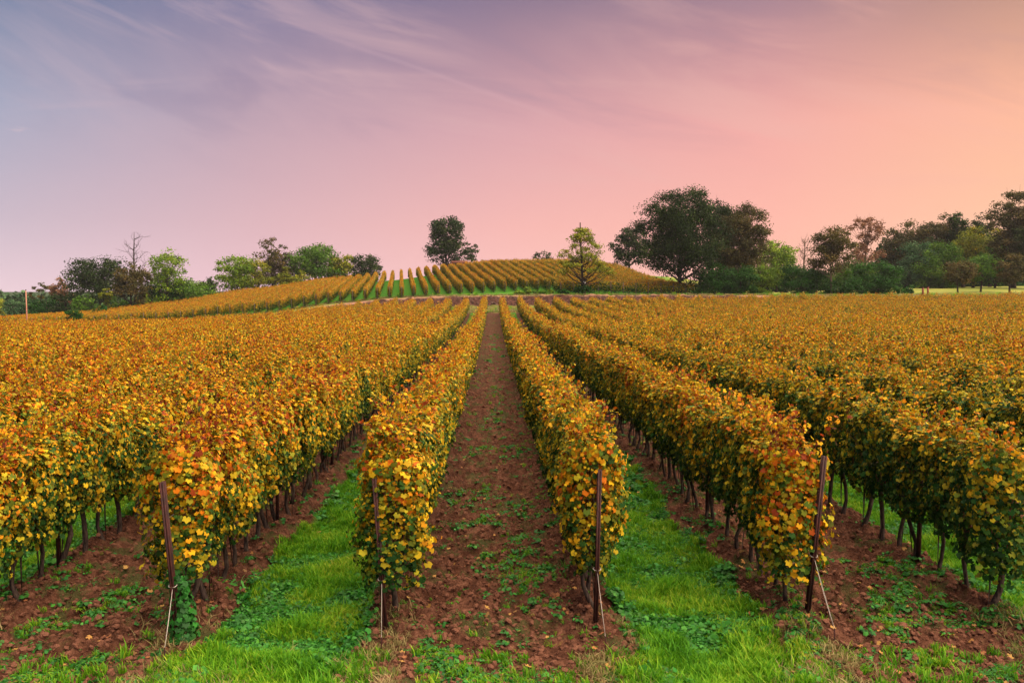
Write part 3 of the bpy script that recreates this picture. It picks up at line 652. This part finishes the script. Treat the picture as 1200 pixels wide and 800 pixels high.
# hilltop
tree('oak_tree', 524, 253, 46, 212, 'dark', 'tall dark tree standing alone on the hilltop', trunk=.12, shape='tall', dens=1.15)
tree('hilltop_tree', 552, 285, 20, 214, 'dark', 'small pale-stemmed tree right of the dark hilltop tree', trunk=.35, shape='round', dens=.6, bark=m_palebark)
tree('shrub', 635, 290, 22, 214, 'dark', 'small round bush on the skyline of the hill', 'shrub', trunk=.3, shape='bush', dens=.8)
# slender tree by the track
tree('acacia_tree', 683, 257, 64, 136, 'yellow', 'slender yellow-green tree with a bare tip beside the dirt path', trunk=.27, shape='spire', dens=.55, trunkr=.8)
bt = bare_tree('x', 683, 256, 136.3, 16, 'x', seed=4) if False else None
tree('shrub', 683, 332, 20, 134.6, 'deep', 'dark green bush round the foot of the slender tree', 'shrub', trunk=.02, shape='bush')
tree('shrub', 660, 338, 12, 133.8, 'deep', 'small dark green bush left of the slender tree', 'shrub', trunk=.02, shape='bush')
for i, (px, tp, w_, k_, lb) in enumerate([(618, 334, 9, 'lime', 'bright green upright weed at the foot of the hill rows'), (610, 339, 14, 'lime', 'low light green weed patch left of the bright upright weed'), (632, 340, 16, 'green', 'spreading green weed patch right of the bright upright weed'), (646, 337, 8, 'lime', 'pale green weed between the upright weed and the small dark bush')]):
    tree('weed_clump', px, tp, w_, 133.5+i*.3, k_, lb, 'weed', trunk=.02, shape='hedge')
# the big oak and the thicket behind it
tree('oak_tree', 738, 262, 40, 190, 'dark', 'dusky tree half hidden behind the left side of the big oak', trunk=.1, shape='tall', dens=1.1)
tree('oak_tree', 797, 221, 104, 140, 'oak', 'biggest oak with a dark trunk and wide spreading crown', trunk=.17, shape='round', dens=1.35, trunkr=1.05)
tree('thicket_tree', 845, 232, 50, 150, 'oak', 'dark crown merging with the right side of the big oak', trunk=.15, shape='tall', dens=1.2)
tree('thicket_tree', 872, 237, 64, 146, 'brown', 'tall brownish tree right of the big oak', trunk=.08, shape='tall', dens=1.2)
tree('shrub', 838, 302, 56, 139, 'deep', 'deep green undergrowth bush between the oak trunk and the brownish tree', 'shrub', trunk=.02, shape='bush')
tree('shrub', 868, 306, 44, 138, 'deep', 'dense dark bush at the foot of the brownish tree', 'shrub', trunk=.02, shape='bush')
tree('shrub', 893, 300, 32, 141, 'lime', 'yellow-green bush at the right edge of the thicket', 'shrub', trunk=.02, shape='bush')
tree('thicket_tree', 912, 279, 52, 172, 'lime', 'bright green rounded tree beyond the thicket beside the meadow', trunk=.05, shape='round', dens=1.2)
# right hand wood
tree('shrub', 943, 302, 52, 137, 'deep', 'large dark green bush at the left foot of the dark stemmed tree', 'shrub', trunk=.01, shape='bush', dens=1.2)
bare_tree('thin_tree', 944, 279, 178, 26, 'pale leafless tree glimpsed between the bright green tree and the dark one', bark=m_palebark, seed=21)
tree('field_tree', 977, 265, 56, 134, 'brown', 'dark tree with a thin pale stem between two big bushes', trunk=.3, shape='round', dens=1., trunkr=.6, bark=m_palebark)
tree('wood_tree', 1016, 251, 48, 176, 'rust', 'thin rust-tinted tree with see-through crown', group=RT, trunk=.25, shape='wisp', dens=.38, bark=m_palebark)
tree('wood_tree', 1000, 292, 60, 180, 'green', 'green tree filling in below the rust-tinted tree', group=RT, trunk=.02, shape='bush')
tree('shrub', 1030, 301, 54, 136, 'deep', 'large dark green bush right of the dark stemmed tree', 'shrub', trunk=.01, shape='bush', dens=1.2)
tree('shrub', 988, 326, 46, 135.5, 'deep', 'low dark green bush at the foot of the thin stem', 'shrub', trunk=.01, shape='bush', dens=1.1)
tree('wood_tree', 1050, 282, 44, 190, 'dark', 'dark sloping tree behind the right-hand big bush', group=RT, trunk=.02, shape='bush')
tree('wood_tree', 1066, 257, 58, 186, 'brown', 'brown-topped tree at the left end of the tall wood', group=RT, trunk=.1, shape='round')
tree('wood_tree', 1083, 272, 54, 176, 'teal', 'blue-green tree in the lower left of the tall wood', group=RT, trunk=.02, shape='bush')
tree('wood_tree', 1106, 247, 52, 184, 'brown', 'brown open-crowned tree topping the middle of the wood', group=RT, trunk=.05, shape='round', dens=1.1)
tree('wood_tree', 1134, 246, 46, 180, 'oak', 'dark rounded crown beside the brown top of the wood', group=RT, trunk=.1, shape='tall')
tree('wood_tree', 1108, 272, 46, 168, 'green', 'cool green tree in the middle of the wood', group=RT, trunk=.02, shape='bush', dens=1.2)
tree('wood_tree', 1146, 264, 44, 170, 'yellow', 'yellow-green tree right of the cool green one in the wood', group=RT, trunk=.05, shape='round')
tree('wood_tree', 1166, 262, 36, 182, 'yellow', 'golden tree top showing left of the tallest right-hand tree', group=RT, trunk=.05, shape='tall')
tree('wood_tree', 1172, 285, 46, 164, 'green', 'mid green tree at the right of the wood', group=RT, trunk=.05, shape='round')
tree('wood_tree', 1194, 220, 58, 162, 'brown', 'tallest tree of the wood at the right edge of the photo', group=RT, trunk=.08, shape='tall', dens=1.2)
tree('wood_tree', 1212, 262, 50, 158, 'dark', 'dark tree cut by the right edge of the photo', group=RT, trunk=.05, shape='round')
tree('orchard_tree', 1128, 303, 38, 140, 'brown', 'small round tree with reddish-tinged crown in front of the wood', trunk=.24, shape='round', dens=1.2)
tree('orchard_tree', 1155, 296, 38, 144, 'green', 'small green tree with thin trunk right of the reddish-tinged one', trunk=.3, shape='round', dens=1.1)
tree('orchard_tree', 1190, 296, 34, 140, 'brown', 'small russet tree near the right edge of the photo', trunk=.22, shape='round', dens=1.1)
tree('shrub', 1069, 333, 15, 136, 'deep', 'tiny dark bush on the meadow before the wood', 'shrub', trunk=.01, shape='bush')
# extra wood behind so no gap opens beneath the crowns
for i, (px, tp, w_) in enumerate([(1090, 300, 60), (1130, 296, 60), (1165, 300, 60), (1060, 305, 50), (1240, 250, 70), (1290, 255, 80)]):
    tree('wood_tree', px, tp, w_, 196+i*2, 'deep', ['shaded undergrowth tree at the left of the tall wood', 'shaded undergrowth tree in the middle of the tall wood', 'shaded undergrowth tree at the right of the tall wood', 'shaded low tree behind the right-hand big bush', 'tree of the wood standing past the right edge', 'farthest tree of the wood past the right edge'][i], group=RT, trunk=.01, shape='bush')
for i, (px, tp, w_) in enumerate([(-60, 334, 50), (-110, 330, 60)]):
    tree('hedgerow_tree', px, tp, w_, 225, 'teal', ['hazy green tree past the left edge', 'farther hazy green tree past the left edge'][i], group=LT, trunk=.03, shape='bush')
def wood_mass(name, spans, label, kind, seed):
    r = np.random.default_rng(seed); Vs, Fs, As, o_ = [], [], [], 0
    for px0, px1, top, Yw, nn in spans:
        for i in range(nn):
            px = px0+(px1-px0)*(i+r.uniform(.2, .8))/nn; Yi = Yw+r.uniform(-6, 6); X = (px-578)/1000*Yi; g0 = float(ground(X, Yi)); tz = CAMH+(341-top-r.uniform(-3, 4))*Yi/1000
            R_ = abs(px1-px0)/nn/1000*Yi*1.0; hh = tz-g0; n = int(260*max(1, hh/5)); q_ = norm(r.normal(size=(n, 3)))*r.uniform(.7, 1.05, (n, 1)); P_ = q_*np.array([R_, R_, hh])*[1, 1, .98]; P_[:, 2] = np.abs(P_[:, 2])
            P_[:, :2] *= (1+.25*vnoise(P_[:, 2]*.7+i, P_[:, 0]*.5, 4))[:, None]
            V, F, At = leaves(P_+[X, Yi, g0], q_+r.normal(0, .6, (n, 3)), r.normal(0, 1, (n, 3)), .0042*Yi*r.uniform(.6, 1.4, n), QUAD, np.stack([.5*r.random(n)+.5*r.random(), r.random(n), r.random(n)], -1))
            Vs.append(V); Fs.append(F+o_); As.append(At); o_ += len(V)
    tag(mesh_obj(name, np.vstack(Vs), np.vstack(Fs), TMAT[kind], attr=np.vstack(As)), label, 'woods', kind='stuff')
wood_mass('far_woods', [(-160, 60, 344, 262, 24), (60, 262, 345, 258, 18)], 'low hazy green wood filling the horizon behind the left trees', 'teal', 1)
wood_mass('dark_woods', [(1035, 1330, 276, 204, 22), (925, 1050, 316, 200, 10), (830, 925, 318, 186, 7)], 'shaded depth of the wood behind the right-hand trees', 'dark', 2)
# clipped dark bushes on the left
tree('shrub', 92, 357, 22, 121, 'deep', 'dark round bush standing among the vines on the left', 'shrub', trunk=.04, shape='bush', dens=1.4)
tree('shrub', 122, 353, 15, 152, 'deep', 'smaller dark round bush behind the first, nearer the dark oak', 'shrub', trunk=.04, shape='bush', dens=1.4)

# ---------------------------------------------------------------- hut, pole, small things
hx, hy = (539-578)/1000*209, 209; hz = CAMH+(341-314.5)*.209
H_ = thing('hut', (hx, hy, hz), 'low dark brown hut under the hilltop tree', 'hut')
g = Geo(); g.box((0, 0, .2), (1.7, 1.2, 1.1)); g.build('wall', simple('dark_planks', (.06, .03, .022), (.13, .06, .045), 6, .9), H_, smooth=False)
g = Geo(); g.add([[-2, -1.5, 1.25], [2, -1.5, 1.25], [2, 1.5, 1.25], [-2, 1.5, 1.25], [-2, 0, 1.85], [2, 0, 1.85]], [[0, 1, 5, 4], [3, 4, 5, 2], [0, 3, 2, 1]]); g.add([[-2, -1.5, 1.25], [-2, 0, 1.85], [-2, 1.5, 1.25], [-2, 0, 1.26], [2, -1.5, 1.25], [2, 1.5, 1.25], [2, 0, 1.85], [2, 0, 1.26]], [[0, 1, 2, 3], [4, 7, 5, 6]])
g.build('roof', simple('brown_tiles', (.12, .045, .03), (.22, .08, .05), 8, .9), H_, smooth=False)
X_ = (38-578)/1000*119; z_ = float(gz(X_, 119)); P_ = thing('utility_pole', (X_, 119, z_), 'thin reddish pole standing in the vines at the far left', 'pole')
g = Geo(); g.tube([[0, 0, -.4], [.02, 0, 3], [0, 0, CAMH+.001*119-z_]], [.10, .085, .07], 8); g.build('shaft', simple('red_pole_wood', (.30, .12, .08), (.45, .2, .14), 8), P_)
g = Geo(); g.tube([[0, 0, CAMH-z_+.10], [0, 0, CAMH-z_+.22]], [.09, .06], 8); g.build('cap', m_rust, P_)
# two short rust-red posts at the meadow edge
for i, px in enumerate((1086, 1092)):
    X_ = (px-578)/1000*128; z_ = float(ground(X_, 128)); tpz = CAMH+(341-336.5+i*1)*.128
    B_ = thing('marker_post', (X_, 128, z_), 'short rust-red post at the meadow edge, %s of two' % ('left' if i == 0 else 'right'), 'post', 'rust-red posts at the meadow edge')
    g = Geo(); g.tube([[0, 0, -.3], [0, 0, (tpz-z_)*.5], [0, 0, tpz-z_-.05]], [.16, .15, .15], 8); g.build('shaft', simple('red_post%d' % i, (.16, .04, .02), (.30, .08, .05), 8), B_)
    g = Geo(); g.tube([[0, 0, tpz-z_-.06], [0, 0, tpz-z_+.03]], [.19, .13], 8); g.build('cap', m_rust, B_)
# white plate on the slender tree
X_ = (685-578)/1000*135.6; z_ = CAMH+(341-331)*.1356; g = Geo(); g.box((0, 0, 0), (.14, .02, .17)); g.box((0, -.012, 0), (.11, .02, .14))
o = g.build('notice', simple('white_plate', (.6, .58, .56), (.75, .72, .7), 5), smooth=False); o.location = (X_, 135.55, z_); tag(o, 'small white plate fixed to the trunk of the slender tree', 'sign')

# ---------------------------------------------------------------- ground cover
def tuft(seed, n, h, spread, mat, w=.008, bend=.5):
    r = np.random.default_rng(seed); V = []; F = []; A = []
    for i in range(n):
        a_, rad_ = r.uniform(0, 6.28), spread*math.sqrt(r.random()); b = np.array([rad_*math.cos(a_), rad_*math.sin(a_), -.02]); d_ = r.uniform(0, 6.28)
        hh = h*r.uniform(.5, 1.2); bd = bend*hh*r.uniform(.3, 1.2); dv = np.array([math.cos(d_), math.sin(d_), 0]); sv = np.array([-dv[1], dv[0], 0])*w*r.uniform(.7, 1.4)
        k = len(V); V += [b-sv, b+sv, b+dv*bd*.35-sv*.8+[0, 0, hh*.6], b+dv*bd*.35+sv*.8+[0, 0, hh*.6], b+dv*bd+[0, 0, hh*.9]]
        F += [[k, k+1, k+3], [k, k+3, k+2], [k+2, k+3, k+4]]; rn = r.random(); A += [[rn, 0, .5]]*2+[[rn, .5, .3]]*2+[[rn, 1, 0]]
    return mesh_obj('tuft_piece', V, np.array(F), mat, attr=A, link=False)
def rosette(seed, n, L, mat, tpl=None, up=.5):
    r = np.random.default_rng(seed); a_ = r.uniform(0, 6.28, n); rd = L*r.uniform(.1, .9, n)
    P_ = np.stack([rd*np.cos(a_), rd*np.sin(a_), L*up*r.uniform(.2, 1, n)], -1); N = np.stack([np.cos(a_)*.3, np.sin(a_)*.3, np.ones(n)], -1)+r.normal(0, .35, (n, 3)); T_ = np.stack([np.cos(a_), np.sin(a_), .3+r.normal(0, .3, n)], -1)
    V, F, At = leaves(P_, N, T_, L*r.uniform(.25, .5, n), tpl or LEAF1, np.stack([r.random(n), P_[:, 2]/(L*up), r.random(n)], -1))
    return mesh_obj('weed_piece', V, F, mat, attr=At, link=False)
LONG = (np.array([[0, 0, 0], [.14, .35, .08], [0, .45, .03], [-.14, .35, .08], [.10, .8, .0], [-.10, .8, .0], [0, 1.15, -.12]]), np.array([[0, 1, 2], [0, 2, 3], [2, 1, 4], [2, 4, 5], [3, 2, 5], [5, 4, 6]]))
c_tuft = coll('grass_pieces', [tuft(i, 46, .12, .11, m_grass) for i in range(6)]+[tuft(10+i, 30, .20, .08, m_grass, .007, .7) for i in range(2)])
c_clov = coll('clover_pieces', [rosette(20+i, 26, .10, m_clover) for i in range(5)])
c_weed = coll('weed_pieces', [rosette(30+i, 14, .13, m_clover, up=.35) for i in range(3)]+[rosette(35, 14, .17, m_clover, LONG), rosette(36, 16, .15, m_grass, LONG)]+[tuft(37+i, 26, .11, .07, m_grass, .006, .8) for i in range(2)])
c_dry = coll('dry_pieces', [tuft(50+i, 34, .10, .13, m_straw, .004, 1.3) for i in range(4)])
def blob(seed, mat, name='clod_piece'):
    r = np.random.default_rng(seed); import bmesh as bm_
    b = bm_.new(); bm_.ops.create_icosphere(b, subdivisions=1, radius=1)
    for v in b.verts: v.co *= r.uniform(.62, 1.15); v.co.z *= .68
    me = bpy.data.meshes.new(name); b.to_mesh(me); b.free(); me.materials.append(mat); return bpy.data.objects.new(name, me)
c_clod = coll('clod_pieces', [blob(i, m_clod) for i in range(8)])
c_stone = coll('stone_pieces', [blob(30+i, m_stone, 'stone_piece') for i in range(6)])
m_dead = leafy('fallen_leaves', [(0, (.16, .08, .03)), (.4, (.38, .20, .05)), (.7, (.34, .12, .04)), (1, (.2, .08, .04))], .9, 0, .1, 1, 0, .1, .1)
c_dead = coll('fallen_pieces', [mesh_obj('fallen_piece', LEAF0[0]*[1, 1, s_], LEAF0[1], m_dead, attr=np.tile([v_, 0, 0], (12, 1)), link=False) for v_, s_ in ((.1, .8), (.4, -1.), (.6, 1.4), (.95, -.6))])
def rot_z(n, tilt=0.): return np.stack([rng.normal(0, tilt, n), rng.normal(0, tilt, n), rng.uniform(0, 6.28, n)], -1)
def sample(n, ya, yb, pw=2.0, mpx=50):
    """points on the visible ground, thinning with distance"""
    d_ = 1/((1/ya)+(1/yb-1/ya)*rng.random(n)) if pw == 2 else ya*(yb/ya)**rng.random(n)
    px = rng.uniform(-mpx, 1200+mpx, n); return (px-578)/1000*d_, d_
# grass of the green aisles, denser close up
X, Y = sample(130000, 8.2, 100, 2); d_ = aisle_d(X)+vnoise(X*1.1, Y*1.1, 3)*.12+vnoise(X*2.5, Y*2.5, 33)*.08; k = (d_ > 1.62) & ((Y > 8.9) | (vnoise(X*1.5, Y*1.5, 9) > -.1)) & (Y < 116)
X, Y = X[k], Y[k]; sc = np.clip(Y/16, 1, 2.6)*rng.uniform(.5, 1.05, len(X))*(.78+.6*vnoise(X*2.1, Y*2.1, 21))
tag(scatter('grass', c_tuft, np.stack([X, Y, gz(X, Y)], -1), rot_z(len(X), .12), sc), 'bright green grass growing in the aisles between every second pair of vine rows', 'grass')
k = (vnoise(X*.9, Y*.9, 41)+vnoise(X*2.3, Y*2.3, 42)*.5 > -.25); Xc, Yc = X[k]+rng.uniform(-.1, .1, k.sum()), Y[k]+rng.uniform(-.1, .1, k.sum())
tag(scatter('clover', c_clov, np.stack([Xc, Yc, gz(Xc, Yc)+.01], -1), rot_z(len(Xc), .2), np.clip(Yc/16, 1, 2.4)*rng.uniform(.4, 1.05, len(Xc))*(1.05+.4*vnoise(Xc*2.2, Yc*2.2, 43))), 'low broad-leaved weeds mixed into the green grass aisles', 'weeds')
# weeds on the tilled soil
X, Y = sample(100000, 8.2, 112, 2); d_ = aisle_d(X); pat = vnoise(X*1.7, Y*1.2, 51)+.55*vnoise(X*4.1, Y*4.1, 52)
k = (d_ < 1.62) & ((pat > .42-.45*np.exp(-(d_/.35)**2)) | (rng.random(len(X)) < .045)) & (rng.random(len(X)) < .55); X, Y = X[k], Y[k]
tag(scatter('ground_weeds', c_weed, np.stack([X, Y, gz(X, Y)], -1), rot_z(len(X), .15), np.clip(Y/18, 1, 2.6)*rng.uniform(.3, .85, len(X))), 'scattered green weeds sprouting from the brown tilled soil', 'weeds')
# dry grass on the headland and round the row ends
X, Y = sample(26000, 8.1, 11.5, 1); rd = np.abs(aisle_d(X)-SP/2); wgt = np.clip((9.1-Y)/.9, 0, 1)*.55+np.exp(-(rd/.35)**2)*np.clip((10.3-Y)/1.0, 0, 1)*.5
wgt *= np.where(aisle_d(X) > .95, .32, .02); k = (rng.random(len(X)) < wgt*(.45+.6*vnoise(X*1.8, Y*1.8, 61))); X, Y = X[k], Y[k]
tag(scatter('dry_grass', c_dry, np.stack([X, Y, gz(X, Y)], -1), rot_z(len(X), .25), rng.uniform(.6, 1.3, len(X))), 'straw-coloured dry grass on the headland in front of the vine rows', 'dry grass')
X, Y = sample(7000, 8.1, 9.2, 1); k = rng.random(len(X)) < .55+.6*vnoise(X*1.3, Y*1.3, 71); k &= (aisle_d(X) > 1.3) | (rng.random(len(X)) < .04); X, Y = X[k], Y[k]
tag(scatter('headland_grass', c_tuft, np.stack([X, Y, gz(X, Y)], -1), rot_z(len(X), .2), rng.uniform(.5, 1.05, len(X))), 'yellow-green grass along the bottom edge in front of the row ends', 'grass')
# clods
X, Y = sample(110000, 8.2, 112, 2); d_ = aisle_d(X)+vnoise(X*1.1, Y*1.1, 3)*.12; k = (d_ < 1.6) & (rng.random(len(X)) < .6); X, Y = X[k], Y[k]
s_ = .009+.044*rng.random(len(X))**3.8; s_ *= np.clip(Y/18, 1, 2.6)
tag(scatter('soil_clods', c_clod, np.stack([X, Y, gz(X, Y)+s_*.2], -1), rot_z(len(X), .5), s_), 'crumbly reddish-brown clods on the tilled soil', 'soil')
X, Y = sample(1100, 8.2, 40, 2); 
tag(scatter('fallen_leaves', c_dead, np.stack([X, Y, gz(X, Y)+.035], -1), rot_z(len(X), .35), rng.uniform(.025, .055, len(X))), 'yellow and brown vine leaves fallen on the ground', 'leaves')
# rubble on the terrace bank
n = 2600; X = rng.uniform(-28, 44, n); Y = rng.uniform(122.6, 126.6, n); u_ = X/Y*1000+578; k = (u_ > 370) & (u_ < 920) & (vnoise(X*.8, Y*.8, 81) > -.3); X, Y = X[k], Y[k]
s_ = rng.uniform(.08, .26, len(X)); tag(scatter('bank_stones', c_stone, np.stack([X, Y, ground(X, Y)+s_*.2], -1), rot_z(len(X), .5), s_), 'stones and clods on the reddish earth bank behind the field', 'stones')
# grass on the meadow and the hill foot
n = 16000; Y = rng.uniform(117.5, 134, n); X = rng.uniform(-62, 82, n); u_ = X/Y*1000+578; k = ((Y < 122.8) | (Y > 131.2) | (u_ > 905)); X, Y = X[k], Y[k]
kd = rng.random(len(X)) < .88
tag(scatter('verge_dry_grass', c_dry, np.stack([X[kd], Y[kd], ground(X[kd], Y[kd])], -1), rot_z(kd.sum(), .1), rng.uniform(2.0, 3.4, kd.sum())), 'pale dry grass verge between the field and the earth bank', 'dry grass')
X, Y = X[~kd], Y[~kd]
tag(scatter('verge_grass', c_tuft, np.stack([X, Y, ground(X, Y)], -1), rot_z(len(X), .1), rng.uniform(2.0, 3.6, len(X))), 'pale green grass verge between the field, the bank and the meadow', 'grass')

# a few weeds that stand out
def plant(name, x, y, seed, n, L, tpl, label, mat=m_clover, up=.6):
    T_ = thing(name, (x, y, float(gz(x, y))), label, 'weed'); r = np.random.default_rng(seed)
    g = Geo()
    for i in range(5): a_ = i*1.26; g.tube([[0, 0, -.03], [math.cos(a_)*L*.25, math.sin(a_)*L*.25, L*up*.5], [math.cos(a_)*L*.5, math.sin(a_)*L*.5, L*up*.75]], [.006, .005, .003], 4)
    g.build('stem', simple(name+'_stem', (.06, .12, .03), (.12, .18, .05), 20), T_)
    o = rosette(seed, n, L, mat, tpl, up); 
    for i in range(n):                       # each large leaf on its own
        k = len((tpl or LEAF1)[0]); co = np.zeros(len(o.data.vertices)*3, np.float32); o.data.vertices.foreach_get('co', co); co = co.reshape(-1, 3)[i*k:(i+1)*k]
        mesh_obj('leaf', co, (tpl or LEAF1)[1], mat, T_, attr=np.tile([r.random(), .8, .1], (k, 1)))
    return T_
def gp(px, py):
    d_ = 4000/(py-341); return (px-578)/1000*d_, d_
x_, y_ = gp(597, 786); plant('broadleaf_weed', x_, y_, 3, 14, .15, LONG, 'bright broad-leaved weed in the soil at the bottom centre')
x_, y_ = gp(636, 796); plant('broadleaf_weed', x_, y_, 4, 9, .10, LEAF1, 'small round-leaved weed right of the bright bottom-centre weed', up=.4)
x_, y_ = gp(556, 772); plant('broadleaf_weed', x_, y_, 5, 12, .12, LONG, 'yellowish strappy weed left of the bright bottom-centre weed', m_grass, .4)
x_, y_ = gp(276, 700); plant('tall_weed', x_, y_, 6, 20, .26, LONG, 'weed with long arching leaves under the vines left of the green aisle')
x_, y_ = gp(1030, 786); plant('broadleaf_weed', x_, y_, 8, 12, .11, LEAF1, 'low green weed in the soil at the bottom right', up=.4)
# ivy round the foot of the left post
bx, by = ENDS[-2][0]; T_ = thing('ivy', (bx+.03, by+.08, float(gz(bx, by))), 'dark green ivy climbing the foot of the leftmost rusty post', 'ivy')
r = np.random.default_rng(3); n = 420; a_ = r.uniform(0, 6.28, n); hz_ = r.random(n)**1.4; rd = (.17-.09*hz_)*r.uniform(.5, 1.15, n)
Pv = np.stack([rd*np.cos(a_)-.05*hz_, rd*np.sin(a_), .02+.72*hz_], -1)
V, F, At = leaves(Pv, np.stack([np.cos(a_), np.sin(a_), .4+r.normal(0, .4, n)], -1), np.stack([r.normal(0, .4, n), r.normal(0, .4, n), -np.ones(n)], -1), r.uniform(.03, .055, n), LEAF0, np.stack([r.random(n)*.6, hz_*.6, r.random(n)], -1))
mesh_obj('foliage', V, F, m_clover, T_, attr=At)
g = Geo()
for i in range(4): zz_ = np.linspace(-.05, .7, 7); g.tube(np.stack([.05*np.cos(zz_*9+i*1.6)-.05*zz_, .05*np.sin(zz_*9+i*1.6), zz_], -1), .006, 4)
g.build('stem', m_bark, T_)
# ---------------------------------------------------------------- evening haze
m_haze, t = mat_new('haze'); o_ = t.n('ShaderNodeOutputMaterial')
pvn = t.n('ShaderNodeVolumePrincipled'); pvn.inputs['Density'].default_value = .00009; pvn.inputs['Color'].default_value = (.86, .80, .86, 1); pvn.inputs['Anisotropy'].default_value = .2; t.link(pvn.outputs[0], o_.inputs['Volume'])
g = Geo(); g.box((0, 130, 12), (330, 230, 22)); hz_o = g.build('haze', m_haze, smooth=False); hz_o['kind'] = 'stuff'; hz_o['label'] = 'thin pinkish evening haze over the vineyard'
